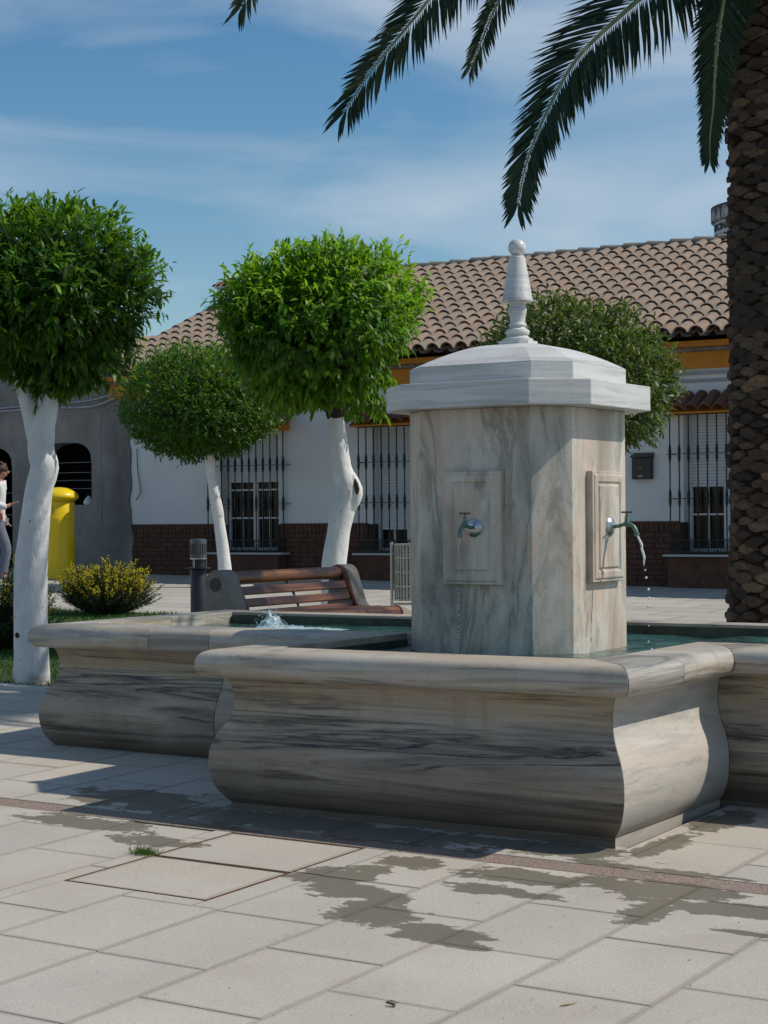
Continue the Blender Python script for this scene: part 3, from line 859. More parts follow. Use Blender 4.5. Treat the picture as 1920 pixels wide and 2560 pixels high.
def bar_geo(x, y, z0, z1, bulbs, r=.0105):
    g = Geo(); prof = [(r, z0)]
    for zb in sorted(bulbs):
        prof += [(r, zb-.13), (.018, zb-.09), (.024, zb-.035), (.016, zb-.006), (.024, zb+.03), (.024, zb+.05), (.016, zb+.12), (r, zb+.14)]
    prof += [(r, z1)]
    return g.lathe(prof, (x, y, 0), 8)
BOT = [2.0, 1.20, 1.80, 1.8]                      # where the roller blind ends
canopy_label = 0
for wi, (gx, (oa, ob)) in enumerate(zip(G0S, OPEN)):
    gx1 = gx + 1.42; GY = FY - .22
    # window: frame with sashes and panes, roller blind above
    fy = FY + .17; zt, zb = 2.80, .85
    g = Geo()
    g.box(oa, oa+.06, fy, fy+.06, zb, 2.88); g.box(ob-.06, ob, fy, fy+.06, zb, 2.88); g.box(oa+.06, ob-.06, fy, fy+.06, zb, zb+.06)
    mid = (oa+ob)/2; g.box(mid-.045, mid+.045, fy-.006, fy+.055, zb+.06, BOT[wi]+.02)
    win = mk('window', g, M_FRAME, house, bevel=.003)
    for s0, s1 in ((oa+.06, mid-.045), (mid+.045, ob-.06)):
        c_ = (s0+s1)/2; g = Geo(); g.box(c_-.012, c_+.012, fy+.004, fy+.04, zb+.06, BOT[wi])
        zz = zb + .06 + .48
        while zz < BOT[wi]-.1:
            g.box(s0, c_-.0125, fy+.004, fy+.04, zz, zz+.026); g.box(c_+.0125, s1, fy+.004, fy+.04, zz, zz+.026); zz += .47
        mk('glazing_bar', g, M_FRAME, win)
        g = Geo(); g.box(s0, s1, fy+.045, fy+.05, zb+.06, BOT[wi]); mk('pane', g, M_GLASS, win)
    g = Geo(); zz = BOT[wi]
    while zz < 2.87:
        g.box(oa+.061, ob-.061, fy-.02, fy-.004, zz, min(zz+.042, 2.875)); zz += .046
    mk('roller_blind', g, M_FRAME, win, bevel=.004, seg=1)
    # projecting grille
    gr = None
    g = Geo(); g.box(gx-.02, gx1+.02, GY-.008, GY+.008, .856, .874); g.box(gx-.02, gx1+.02, GY-.008, GY+.008, 1.03, 1.045); g.box(gx-.02, gx1+.02, GY-.008, GY+.008, 2.82, 2.836)
    for zz in (1.63, 2.27):
        g.tube([(gx-.02, GY, zz), (gx1+.02, GY, zz)], .006, 6)
        for xx in (gx, gx1): g.tube([(xx, GY, zz), (xx, FY-.005, zz)], .006, 6)
        for xx, q in ((gx, -1), (gx1, 1)): g.tube([(xx, FY-.03, zz), (xx+q*.13, FY-.03, zz)], .006, 6)
    gr = mk('window_grille', g, M_IRON, house)
    proto = None
    for b_ in range(11):
        o = mk('bar', bar_geo(gx+.142*b_, GY, .87, 2.83, (1.63, 2.27)), M_IRON, gr, smooth=True) if proto is None else None
        if o is None:
            o = bpy.data.objects.new('bar', proto.data); o.location = (.142*b_, 0, 0); link(o, gr)
        else: proto = o
    for xx in (gx1,):
        mk('bar', bar_geo(xx, FY-.05, .87, 2.83, (1.63, 2.27)), M_IRON, gr, smooth=True)
    g = Geo()
    k = 0
    while gx + .047*(k+1) < gx1:                 # band of interlaced rings
        cx_ = gx + .035 + .047*k; cz = .952
        pts = [(cx_+.036*math.cos(2*math.pi*q/12), GY-.006+.006*(k % 2), cz+.072*math.sin(2*math.pi*q/12)) for q in range(13)]
        g.tube(pts, .0055, 5, cap=False); k += 1
    mk('ring_frieze', g, M_IRON, gr)
    # sill on a brick plinth
    g = Geo(); g.box(gx-.10, gx1+.10, GY-.06, FY+.16, .80, .832); mk('window_sill', g, M_SILL, house, bevel=.004)
    g = Geo(); g.box(gx-.04, gx1+.04, GY-.02, FY-.03, .0, .797); o = mk('sill_plinth', g, M_BRICK, house)
    # little tiled canopy
    g = Geo(); c0, c1 = gx-.10, gx1+.10
    g.rings([[(x, FY-.002, 3.10-.05), (x, FY-.34, 2.86), (x, FY-.34, 2.835), (x, FY-.002, 2.835)] for x in (c0, c1)])
    cn = mk('canopy', g, M_ORANGE, house)
    tgc = barrel(.50, .098, .086, .012, 6, .02)
    tm = mesh('canopy_tile', tgc.V, tgc.F, M_TILE2, smooth=True, angle=50)
    nt = 8
    for i in range(nt):
        o = bpy.data.objects.new('canopy_tile', tm); tilt = math.atan2(.21, .36)
        o.location = Vector((c0+.10+(c1-c0-.2)*i/(nt-1), FY-.42, 2.865)) - house.location; o.rotation_euler = (tilt, random.uniform(-.03, .03), random.uniform(-.03, .03)); link(o, house)
        o.parent = cn; o.location = Vector((c0+.10+(c1-c0-.2)*i/(nt-1), FY-.42, 2.865)) - wloc(cn)
    for q in (0, 1):                                        # hip tile at each end
        o = bpy.data.objects.new('canopy_tile', tm); o.location = Vector(((c0-.13) if q == 0 else (c1+.13), FY-.40, 2.88)) - wloc(cn)
        o.rotation_euler = (math.atan2(.25, .42), 0, rad(-22 if q == 0 else 22)); link(o, cn)
# conduit stripes under the cornice
g = Geo(); g.box(-13.9, HX1, FY-.035, FY-.001, 3.405, 3.45); g.box(-13.9, HX1, FY-.03, FY-.001, 3.30, 3.34)
mk('conduit', g, M_CABLE, house, bevel=.005)

# mailbox on the wall
mb = thing('wall_mailbox', (-10.68, FY, 1.92), 'black letter box fixed to the white wall right of the fountain', 'letter box')
g = Geo(); g.box(-10.83, -10.53, FY-.10, FY-.001, 1.92, 2.23); mk('body', g, M_BLACK, mb, bevel=.006)
g = Geo(); g.rings([[(x, FY-.001, 2.235), (x, FY-.12, 2.235), (x, FY-.12, 2.26), (x, FY-.001, 2.31)] for x in (-10.845, -10.515)]); mk('lid', g, M_BLACK, mb, bevel=.004)
g = Geo(); g.box(-10.73, -10.66, FY-.104, FY-.1005, 1.955, 1.975); mk('name_plate', g, M_SILL, mb)
g = Geo(); g.lathe([(.0, -.004), (.03, -.004), (.03, 0), (.012, .006), (.0, .006)][::-1], (-10.69, FY-.102, 2.09), 14, 'y'); mk('post_horn_badge', g, simple('badge_olive', (.10, .085, .01), .5), mb)

# chimney
rz = lambda y: ZE + (y-YE)*math.tan(TH)
cy0, cz0 = 27.25, rz(27.25)
chim = thing('chimney', (-20.28, cy0, cz0), 'small white chimney with a tiled hat and arched smoke holes on the far roof', 'chimney')
g = Geo(); x0, x1, y0, y1 = -20.45, -20.10, cy0-.16, cy0+.16
g.box(x0, x1, y0, y1, cz0-.25, cz0+.14)
for a, b, c, d in ((x0, x0+.06, y0, y0+.06), (x1-.06, x1, y0, y0+.06), (x0, x0+.06, y1-.06, y1), (x1-.06, x1, y1-.06, y1)): g.box(a, b, c, d, cz0+.141, cz0+.36)
for yy in (y0, y1-.06):
    for k in range(6):
        a0, a1 = math.pi*k/6, math.pi*(k+1)/6; r = (x1-x0)/2-.06; xm = (x0+x1)/2
        g.rings([[(xm+r*math.cos(a), y_, cz0+.25+.11*math.sin(a)) for a in (a0, a1)] + [(xm+r*math.cos(a), y_, cz0+.3605) for a in (a1, a0)] for y_ in (yy, yy+.06)])
mk('stack', g, M_WHITE, chim)
tgc = barrel(.26, .055, .05, .01, 5, .01); tm2 = mesh('cap_tile', tgc.V, tgc.F, M_TILE2, smooth=True)
for i in range(4):
    for s in (1, -1):
        o = bpy.data.objects.new('cap_tile', tm2); o.location = Vector((x0-.0+.117*i, cy0-s*.24, cz0+.37)) - chim.location
        o.rotation_euler = (rad(22) if s > 0 else rad(22), 0, 0 if s > 0 else math.pi); link(o, chim)
g = Geo(); g.box(x0-.04, x1+.04, y0-.04, y1+.04, cz0+.361, cz0+.39); g.lathe([(.03, .39), (.05, .45), (.028, .50), (.045, .55), (.01, .62)], ((x0+x1)/2, cy0, cz0), 10); mk('cap', g, M_WHITE, chim)

# ================================================================== GREY BUILDING
gb = thing('grey_building', (-23.5, FY, .45), 'unpainted grey rendered building with dark arched openings at the far left', 'building')
def arch(a, b, z0, zs, zt):
    P = [(a, z0), (b, z0)]; n = 10; m = (a+b)/2; w = (b-a)/2
    for i in range(n+1):
        t = math.pi*i/n; P.append((m + w*math.copysign(abs(math.cos(t))**.62, math.cos(t)), zs + (zt-zs)*math.sin(t)**.75))
    return P
hx = [arch(-22.45, -21.19, 1.66, 2.38, 2.775), arch(-24.45, -23.08, .30, 2.35, 2.74)]
# ragged edge against the white plaster
rag = [(-20.34+random.uniform(-.02, .05) + (.05 if z_ < 1.3 else 0), z_) for z_ in [-.3+i*.17 for i in range(24)]]
plane_with_holes([(-30, 4.4), (-30, -.3)] + rag + [(-20.335, 3.62), (-20.8, 3.80), (-20.92, 3.99), (-21.05, 4.4)], hx, FY-.03, .42, 'wall', M_GREY, gb)
g = Geo(); g.box(-30, -21.05, FY+.40, 33, 4.1, 4.38); g.box(-30, -29.7, FY+.4, 33, -.3, 4.1); g.box(-30, -20.6, 32.7, 33, -.3, 4.1); g.box(-29.7, -20.62, FY+.40, FY+3.0, 3.4, 3.5)
mk('rear_wall', g, M_GREY, gb)
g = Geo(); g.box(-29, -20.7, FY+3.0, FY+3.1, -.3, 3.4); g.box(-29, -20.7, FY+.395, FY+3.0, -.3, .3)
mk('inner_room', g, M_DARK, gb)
for zz in (1.95, 2.1, 2.24, 2.42):
    g = Geo(); g.tube([(-22.4, FY+.2, zz-.004), (-21.9, FY+.2, zz+.004), (-21.2, FY+.2, zz)], .0045, 5); mk('window_wire', g, M_CABLE, gb)
for zz in (1.5, 1.9, 2.3):
    g = Geo(); g.tube([(-24.4, FY+.25, zz), (-23.1, FY+.25, zz)], .0045, 5); mk('window_wire', g, M_CABLE, gb)
g = Geo(); g.tube([(-20.98, FY-.036, .4), (-20.98, FY-.036, 3.3)], .006, 6); mk('thin_pipe', g, M_CABLE, gb)
# crumpled white bag on the arch sill
bag = Geo(); rb_ = random.Random(3)
bag.lathe([(.001, 0), (.085, .004), (.10, .03), (.085, .07), (.05, .10), (.03, .13), (.012, .15)], (-21.36, FY+.08, 1.662), 12)
bag.V = [(x+rb_.uniform(-.014, .014), y+rb_.uniform(-.014, .014), max(1.661, z+rb_.uniform(-.01, .012))) for x, y, z in bag.V]
tag(mk('plastic_bag', bag, M_FRAME, None, origin=(-21.36, FY+.08, 1.662)), 'crumpled white plastic bag on the sill of the dark arch', 'plastic bag')
# cables along the wall
def cable(name, pts, r, label, group=None, mat=M_CABLE):
    g = Geo(); g.tube(catmull(pts, 6), r, 7); o = mk(name, g, mat, None, smooth=True, angle=0, origin=pts[0]); return tag(o, label, 'cable', group)
cable('wall_cable', [(-24.6, FY-.055, 3.42), (-23.4, FY-.055, 3.44), (-22.3, FY-.055, 3.475), (-21.2, FY-.055, 3.50), (-20.6, FY-.07, 3.60)], .017, 'thick pale cable strung across the grey wall, top one of three')
cable('wall_cable', [(-24.6, FY-.06, 3.37), (-23.4, FY-.06, 3.385), (-22.2, FY-.06, 3.40), (-21.3, FY-.06, 3.385), (-20.95, FY-.06, 3.42), (-20.6, FY-.08, 3.52)], .021, 'lumpy taped cable below the top cable on the grey wall')
cable('wall_cable', [(-24.6, FY-.05, 3.31), (-22.6, FY-.05, 3.265), (-21.6, FY-.05, 3.28), (-20.7, FY-.05, 3.36)], .007, 'thin sagging wire, lowest of the three on the grey wall')
cable('hanging_cable', [(-20.16, FY-.03, 2.62), (-20.15, FY-.03, 2.3), (-20.10, FY-.03, 1.98), (-20.07, FY-.05, 1.86), (-20.16, FY-.06, 1.73)], .009, 'loose dark cable hanging down the left end of the white wall', mat=M_GREYM)

# neighbouring roof behind
nb = thing('neighbouring_house', (-33, 40, .5), 'distant house behind, only a strip of its pale tiled roof in view', 'house')
g = Geo(); g.box(-42, -27.3, 38, 46, -.3, 5.3); mk('wall', g, M_WHITE, nb)
g = Geo()
for i in range(62):
    xc = -42.2 + i*.245
    g.rings([[(xc+.12*math.cos(rad(180*q/5)), y_, z_+.11*math.sin(rad(180*q/5))) for q in range(6)] for y_, z_ in ((37.6, 5.25), (42, 6.75), (46.4, 5.25))], closed=False, cap=False)
g.rings([[(x, 37.6, 5.24), (x, 42, 6.74), (x, 46.4, 5.24), (x, 42, 6.6)] for x in (-42.4, -27)])
mk('roof', g, M_TILE, nb, smooth=True)

# ================================================================== ROUND TOWER with lettering
TC = Vector((-23.98, 68.0, 0)); TRd = 2.5
def tower_dir():
    d = Vector((-TC.x, -TC.y, 0)).normalized(); return math.atan2(d.y, d.x)
TA = tower_dir()
tw = thing('water_tower', (TC.x, TC.y, .5), 'round white tower with a stained rim and black lettering behind the roof', 'tower')
M_TOW = simple('tower_white', (.60, .61, .63), .8, var=.06, scale=2)
def stain():
    t = NT('stained_rim'); s = t.ramp(t.noise(t.pos((3.4, 3.4, .5)), 1.4, 5, .7), [(.47, 0.0), (.58, 1.0)])
    z = t.sep(t.pos())[2]; k = t.ramp(t.math('SUBTRACT', z, 12.5), [(.55, 0.0), (.86, 1.0)])
    c = t.mix(t.math('MULTIPLY', t.math('ADD', s, k, clamp=True), .93), (.55, .53, .51), (.055, .045, .045)); t.set(Base_Color=c, Roughness=.9); return t.m
g = Geo(); g.lathe([(TRd, .3), (TRd, 12.74)], TC, 64); mk('shaft', g, M_TOW, tw, smooth=True)
g = Geo(); g.lathe([(TRd, 12.741), (TRd+.07, 12.78), (TRd+.12, 12.82), (TRd+.12, 13.36), (TRd-.1, 13.42), (.05, 13.45)], TC, 64); mk('rim', g, stain(), tw, smooth=True)
M_LET = simple('black_lettering', (.03, .032, .04), .7)
def bent_text(txt, size, end_deg, z):
    cu = bpy.data.curves.new('lettering', 'FONT'); cu.body = txt; cu.size = size; cu.extrude = .012; cu.space_character = 1.12; cu.offset = .006
    o = bpy.data.objects.new('lettering', cu); COL.objects.link(o)
    dg = bpy.context.evaluated_depsgraph_get(); me = bpy.data.meshes.new_from_object(o.evaluated_get(dg)); bpy.data.objects.remove(o)
    xmax = max(v.co.x for v in me.vertices)
    bm = bmesh.new(); bm.from_mesh(me); bmesh.ops.triangulate(bm, faces=bm.faces)
    bmesh.ops.subdivide_edges(bm, edges=[e for e in bm.edges if abs(e.verts[0].co.x-e.verts[1].co.x) > .12], cuts=2); bm.to_mesh(me); bm.free()
    for v in me.vertices:
        a = TA + rad(end_deg) - (xmax - v.co.x)/TRd*1.0
        R = TRd + .013 + v.co.z
        v.co = (TC.x + R*math.cos(a) - tw.location.x, TC.y + R*math.sin(a) - tw.location.y, z + v.co.y - tw.location.z)
    me.materials.clear(); me.materials.append(M_LET)
    return link(bpy.data.objects.new('lettering', me), tw)
bent_text('PISCINA', .36, -47, 12.40)
bent_text('PUEBLO', .36, -51, 12.00)

# ================================================================== FOLIAGE
def leaf_mesh(name, P, D, N, Ln, Wd, tint, mat, parent=None, origin=(0, 0, 0), curl=.18, fold=.25, kind='stuff', sections=2):
    """P base points, D direction, N leaf normal, lengths, widths, tint per leaf (numpy)"""
    D = D/np.linalg.norm(D, axis=1)[:, None]
    Sd = np.cross(D, N); Sd /= np.maximum(np.linalg.norm(Sd, axis=1), 1e-6)[:, None]
    N = np.cross(Sd, D); n = len(P)
    prof = [(0, 0, 0)] + ([(.33, .5, -.02), (.70, .36, -.09)] if sections == 2 else [(.45, .5, -.03)]) + [(1, 0, -.22)]
    rows = []
    Lc, Wc = Ln[:, None], Wd[:, None]
    rows.append(P)
    for (u, w, dz) in prof[1:-1]:
        c = P + D*Lc*u + N*Lc*dz*curl*5
        rows += [c - Sd*Wc*w + N*Wc*w*fold, c, c + Sd*Wc*w + N*Wc*w*fold]
    rows.append(P + D*Lc*prof[-1][0] + N*Lc*prof[-1][2]*curl*5)
    k = len(rows)
    V = np.stack(rows, 1).reshape(-1, 3) - np.array(origin)
    if sections == 2: T = [(0, 2, 1), (0, 3, 2), (1, 2, 5), (1, 5, 4), (2, 3, 6), (2, 6, 5), (4, 5, 7), (5, 6, 7)]
    else: T = [(0, 2, 1), (0, 3, 2), (1, 2, 4), (2, 3, 4)]
    T = np.array(T); Fc = (T[None] + (np.arange(n)*k)[:, None, None]).reshape(-1, 3)
    me = bpy.data.meshes.new(name)
    me.vertices.add(len(V)); me.vertices.foreach_set('co', V.astype(np.float32).ravel())
    me.loops.add(len(Fc)*3); me.loops.foreach_set('vertex_index', Fc.astype(np.int32).ravel())
    me.polygons.add(len(Fc)); me.polygons.foreach_set('loop_start', np.arange(0, len(Fc)*3, 3, dtype=np.int32)); me.polygons.foreach_set('loop_total', np.full(len(Fc), 3, np.int32))
    me.polygons.foreach_set('use_smooth', np.ones(len(Fc), bool))
    a = me.attributes.new('tint', 'FLOAT', 'POINT'); a.data.foreach_set('value', np.repeat(tint, k).astype(np.float32))
    me.update(); me.validate(); me.materials.append(mat)
    o = bpy.data.objects.new(name, me)
    o.location = Vector(origin) - (wloc(parent) if parent is not None else Vector((0, 0, 0)))
    link(o, parent)
    if kind: o['kind'] = kind
    return o
def rdir(rng, n):
    v = rng.normal(size=(n, 3)); return v/np.linalg.norm(v, axis=1)[:, None]
def crown(parent, c, rx, up, dn, nclus, L, seed, mat, lump=.10, per=6, shell=.62, young=.25, droop=.35, pinch=0.0, stray=.12, fill=2600):
    rng = np.random.RandomState(seed); c = np.array(c)
    d = rdir(rng, nclus)
    lob = rdir(rng, 60); amp = rng.uniform(-1, 1, 60)
    def lum(d): return 1 + lump*(np.exp((d@lob.T - 1)*14)@amp)
    f = lum(d)
    rr = np.where(rng.rand(nclus) < .78, rng.uniform(.85, .99, nclus), rng.uniform(shell, .88, nclus))
    rr = np.where(rng.rand(nclus) < stray, rng.uniform(1.0, 1.07, nclus), rr)
    low = np.clip(-d[:, 2], 0, 1)
    def place(d, k):
        lw = np.clip(-d[:, 2], 0, 1); hor = rx*(1 - pinch*lw**1.5)
        return c + d*np.stack([hor, hor, np.where(d[:, 2] > 0, up, dn)], 1)*k[:, None]
    pos = place(d, f*rr)
    out = d.copy(); out[:, 2] += .45; out /= np.linalg.norm(out, axis=1)[:, None]
    shoot = out + rng.normal(size=(nclus, 3))*.42; shoot[:, 2] -= droop*1.6*low; shoot /= np.linalg.norm(shoot, axis=1)[:, None]
    slen = L*rng.uniform(.6, 1.6, nclus)*np.where(d[:, 2] > .15, 1.35, .9)
    P = np.repeat(pos, per, 0); sh = np.repeat(shoot, per, 0)
    t = np.tile(np.linspace(.05, 1, per), nclus)
    P = P + sh*(t*np.repeat(slen, per))[:, None]
    D = sh*rng.uniform(.45, 1.2, (len(P), 1)) + rdir(rng, len(P))*.75; D[:, 2] -= droop*1.1*(1-np.repeat(np.clip(d[:, 2]+.3, 0, 1), per))
    N = np.array([0, 0, 1.0]) + rdir(rng, len(P))*.55 + np.repeat(d, per, 0)*.5
    ln = L*rng.uniform(.55, 1.2, len(P)); wd = ln*rng.uniform(.28, .40, len(P))
    yg = np.repeat(np.clip(d[:, 2]*.9+.3, 0, 1)*(rr > .93)*rng.rand(nclus), per)
    tint = np.clip(rng.beta(2, 4.0, len(P))*.75 + young*yg*1.5, 0, 1)
    tint = np.where(rng.rand(len(P)) < .012, 1.0, tint)
    # filler leaves inside, tinted dark for inner shade, close the view through the crown
    d2 = rdir(rng, fill); P2 = place(d2, lum(d2)*rng.uniform(.35, .84, fill)); D2 = rdir(rng, fill); D2[:, 2] -= .3
    P = np.concatenate([P, P2]); D = np.concatenate([D, D2]); N = np.concatenate([N, d2 + rdir(rng, fill)*.5])
    l2 = L*rng.uniform(1.1, 1.6, fill); ln = np.concatenate([ln, l2]); wd = np.concatenate([wd, l2*.55]); tint = np.concatenate([tint, rng.uniform(0, .12, fill)])
    return leaf_mesh('crown', P, D, N, ln, wd, tint, mat, parent, origin=tuple(c))
def limb(parent, name, pts, r, mat, n=12, wob=.0, seed=1, k=5):
    P = catmull(pts, k); g = Geo(); rs = lerp_list(r, len(P))
    g.tube(P, rs, n, wob=wob, seed=seed)
    o = mk(name, g, mat, parent, smooth=True, angle=0); return o

OG = 'orange trees with whitewashed trunks'
# left front tree
t1 = thing('orange_tree', (-9.72, 10.45, gz(-9.72, 10.45)), 'large orange tree at left, forked whitewashed trunk in front of the yellow post box', 'tree', OG)
limb(t1, 'trunk', [(-9.73, 10.46, .03), (-9.71, 10.45, .16), (-9.655, 10.39, .52), (-9.62, 10.35, .9), (-9.60, 10.34, 1.10), (-9.545, 10.33, 1.42), (-9.51, 10.33, 1.62), (-9.47, 10.35, 1.80), (-9.50, 10.35, 1.92), (-9.49, 10.35, 2.10), (-9.455, 10.37, 2.25), (-9.425, 10.385, 2.41)],
     [.158, .142, .130, .128, .124, .112, .103, .108, .102, .098, .082, .074], M_WASH, 24, .035, 4)
limb(t1, 'trunk_fork', [(-9.53, 10.33, 1.94), (-9.55, 10.32, 2.10), (-9.585, 10.31, 2.26), (-9.625, 10.28, 2.44), (-9.65, 10.26, 2.55)], [.05, .066, .064, .058, .050], M_WASH, 16, .04, 5)
limb(t1, 'bark_limb', [(-9.43, 10.38, 2.37), (-9.40, 10.40, 2.56), (-9.42, 10.36, 2.85), (-9.5, 10.3, 3.3)], [.075, .095, .10, .03], M_BARK, 14, .2, 6)
limb(t1, 'bark_limb', [(-9.64, 10.27, 2.5), (-9.70, 10.22, 2.75), (-9.8, 10.1, 3.2)], [.046, .05, .02], M_BARK, 12, .2, 7)
for a in range(9):
    q = a*2.4; limb(t1, 'branch', [(-9.44, 10.36, 2.62), (-9.44+.35*math.cos(q), 10.36+.35*math.sin(q), 2.82+.05*(a % 4)), (-9.47+.75*math.cos(q), 10.34+.75*math.sin(q), 2.95+.13*(a % 5))], [.035, .022, .008], M_BARK, 7)
g = Geo(); g.lathe([(.016, 0), (.022, -.006), (.012, -.012), (.004, -.008)], (-9.675, 10.262, .52), 12, 'y'); mk('knot', g, M_BARK, t1, smooth=True)
crown(t1, (-9.52, 10.33, 3.06), .96, .66, .62, 3000, .096, 11, M_LEAF, per=6, young=.40, pinch=.50, lump=.18, droop=.40)
# centre tree
t2 = thing('orange_tree', (-9.38, 14.19, gz(-9.38, 14.19)), 'bright green orange tree behind the bench, its white trunk with a scarred bulge', 'tree', OG)
limb(t2, 'trunk', [(-9.38, 14.19, .08), (-9.38, 14.20, .5), (-9.372, 14.20, .95), (-9.335, 14.22, 1.25), (-9.305, 14.235, 1.42), (-9.262, 14.26, 1.60), (-9.262, 14.26, 1.70), (-9.30, 14.24, 1.86), (-9.315, 14.23, 2.02), (-9.33, 14.215, 2.2), (-9.345, 14.205, 2.36)],
     [.135, .120, .118, .108, .112, .108, .106, .092, .082, .078, .076], M_WASH, 22, .05, 8)
g = Geo(); rk = random.Random(5)
for dz, r, off in ((.16, .012, .065), (.11, .035, .075), (.05, .052, .085), (0, .058, .090), (-.05, .05, .075), (-.12, .03, .06)): pass
g.tube([(-9.22, 14.27, 1.84), (-9.19, 14.27, 1.76), (-9.165, 14.275, 1.67), (-9.16, 14.275, 1.62), (-9.19, 14.27, 1.54), (-9.22, 14.27, 1.45)], [.02, .042, .055, .058, .052, .025], 14, wob=.3, seed=3)
mk('scar_bulge', g, M_WASH, t2, smooth=True, angle=0)
g = Geo(); g.tube([(-9.135, 14.205, 1.76), (-9.118, 14.20, 1.71), (-9.108, 14.205, 1.66), (-9.115, 14.21, 1.615)], [.006, .022, .026, .01], 10, wob=.4, seed=2); mk('scar_hollow', g, M_BARK, t2, smooth=True, angle=0)
limb(t2, 'bark_limb', [(-9.345, 14.205, 2.33), (-9.35, 14.20, 2.42), (-9.38, 14.18, 2.58), (-9.40, 14.15, 2.9), (-9.45, 14.15, 3.4)], [.078, .10, .125, .11, .03], M_BARK, 14, .18, 9)
for a in range(9):
    q = a*2.4+.5; limb(t2, 'branch', [(-9.39, 14.17, 2.66), (-9.41+.35*math.cos(q), 14.16+.35*math.sin(q), 2.9+.06*(a % 4)), (-9.44+.8*math.cos(q), 14.14+.8*math.sin(q), 3.1+.13*(a % 5))], [.04, .025, .008], M_BARK, 7)
crown(t2, (-9.51, 14.09, 3.18), .90, .68, .72, 3300, .096, 12, M_LEAF2, per=6, young=.95, droop=.75, lump=.19)
# clipped tree by the house
t3 = thing('orange_tree', (-16.37, 21.82, gz(-16.37, 21.82)), 'small clipped tree, slim leaning white trunk on a white stone block', 'tree', OG)
limb(t3, 'trunk', [(-16.37, 21.82, .40), (-16.38, 21.82, .75), (-16.44, 21.78, 1.36), (-16.45, 21.76, 1.5), (-16.52, 21.72, 2.0), (-16.56, 21.70, 2.4)], [.125, .10, .083, .090, .075, .085], M_WASH, 14, .05, 10)
for a in range(8):
    q = a*2.4; limb(t3, 'branch', [(-16.56, 21.70, 2.35), (-16.58+.4*math.cos(q), 21.68+.4*math.sin(q), 2.6), (-16.6+.95*math.cos(q), 21.66+.95*math.sin(q), 2.8+.1*(a % 4))], [.05, .03, .01], M_BARK, 7)
g = Geo(); z0 = gz(-16.4, 21.8); g.box(-16.68, -16.06, 21.5, 22.14, z0-.05, z0+.19); mk('planter_block', g, M_SILL, t3, bevel=.015)
crown(t3, (-16.70, 21.62, 3.02), 1.12, .90, .68, 4200, .082, 13, M_LEAF3, per=5, lump=.10, young=.32, droop=.15, shell=.7)
# tree behind the pillar
t4 = thing('orange_tree', (-8.55, 18.15, gz(-8.55, 18.15)), 'dull olive green clipped tree half hidden behind the fountain pillar', 'tree', OG)
limb(t4, 'trunk', [(-8.55, 18.15, .2), (-8.57, 18.15, 1.0), (-8.66, 18.13, 1.8), (-8.7, 18.12, 2.3)], [.11, .09, .08, .09], M_WASH, 14, .05, 11)
for a in range(8):
    q = a*2.4; limb(t4, 'branch', [(-8.7, 18.12, 2.3), (-8.71+.4*math.cos(q), 18.12+.4*math.sin(q), 2.5), (-8.72+.85*math.cos(q), 18.12+.85*math.sin(q), 2.7+.1*(a % 4))], [.05, .03, .01], M_BARK, 7)
crown(t4, (-8.72, 18.12, 2.82), 1.08, .86, .66, 3900, .084, 14, M_LEAF4, per=5, lump=.16, young=.18, droop=.2, shell=.7)

# ================================================================== PALM
PT = Vector((-4.66, 12.99, 0))
palm = thing('palm_tree', (PT.x, PT.y, gz(PT.x, PT.y)), 'tall date palm at the right edge with a rough scaly brown trunk and drooping fronds', 'palm tree')
g = Geo(); g.lathe([(.31, -.05), (.295, .3), (.268, .8), (.255, 2.0), (.250, 3.6), (.26, 4.6), (.32, 5.2), (.36, 5.6), (.22, 6.0), (.05, 6.2)], (PT.x, PT.y, gz(PT.x, PT.y)), 24)
mk('trunk', g, M_BARK, palm, smooth=True)
# leaf-base scars in a spiral
def scar_mesh(seed):
    r = random.Random(seed); g = Geo()
    a = .088*r.uniform(.78, 1.12); h = .040*r.uniform(.70, 1.2); t = .060*r.uniform(.5, 1.3)
    out = []
    tip = r.uniform(-.25, .25)
    for k, (s_, d, dz) in enumerate(((1.05, -.02, 0), (1.0, t*.35, -.004), (.86, t*.95, -.010), (.40, t*.80, -.006))):
        ring = []
        for i in range(10):
            q = 2*math.pi*i/10; cx = math.cos(q); sz = math.sin(q)
            x = a*s_*math.copysign(abs(cx)**1.15, cx); z = h*s_*math.copysign(abs(sz)**(.75 if sz < 0 else 1.2), sz) + dz + (tip*.02*cx)
            ring.append((x*r.uniform(.9, 1.1), -d, z*r.uniform(.85, 1.15)))
        out.append(ring)
    g.rings(out); return g
SM = [scar_mesh(i) for i in range(9)]
SMM = [mesh('leaf_base_scar', s_.V, s_.F, M_BOOT) for s_ in SM]
items = []
rs_ = random.Random(8); z = .06; row = 0
while z < 5.45:
    n = 9
    for i in range(n):
        a = 2*math.pi*(i + .5*(row % 2))/n + z*.12 + rs_.uniform(-.07, .07)
        R = float(np.interp(z, [0, .5, 1.1, 2, 3.6, 4.6, 5.4], [.300, .285, .262, .250, .246, .256, .32]))
        items.append((Vector((PT.x+R*math.cos(a), PT.y+R*math.sin(a), gz(PT.x, PT.y)+z+rs_.uniform(-.010, .010))), a, rs_.randrange(9), rs_.uniform(-.18, .18), rs_.uniform(.88, 1.12)))
    z += .054; row += 1
def srank(q):
    px, py, d = project(q[0]); to = (Vector((0, 0, CAMZ)) - q[0]); fac = to.x*math.cos(q[1]) + to.y*math.sin(q[1])
    return (0 if (1700 < px < 1930 and fac > -1 and py > -40) else 100) + d
items.sort(key=srank); gs = Geo()
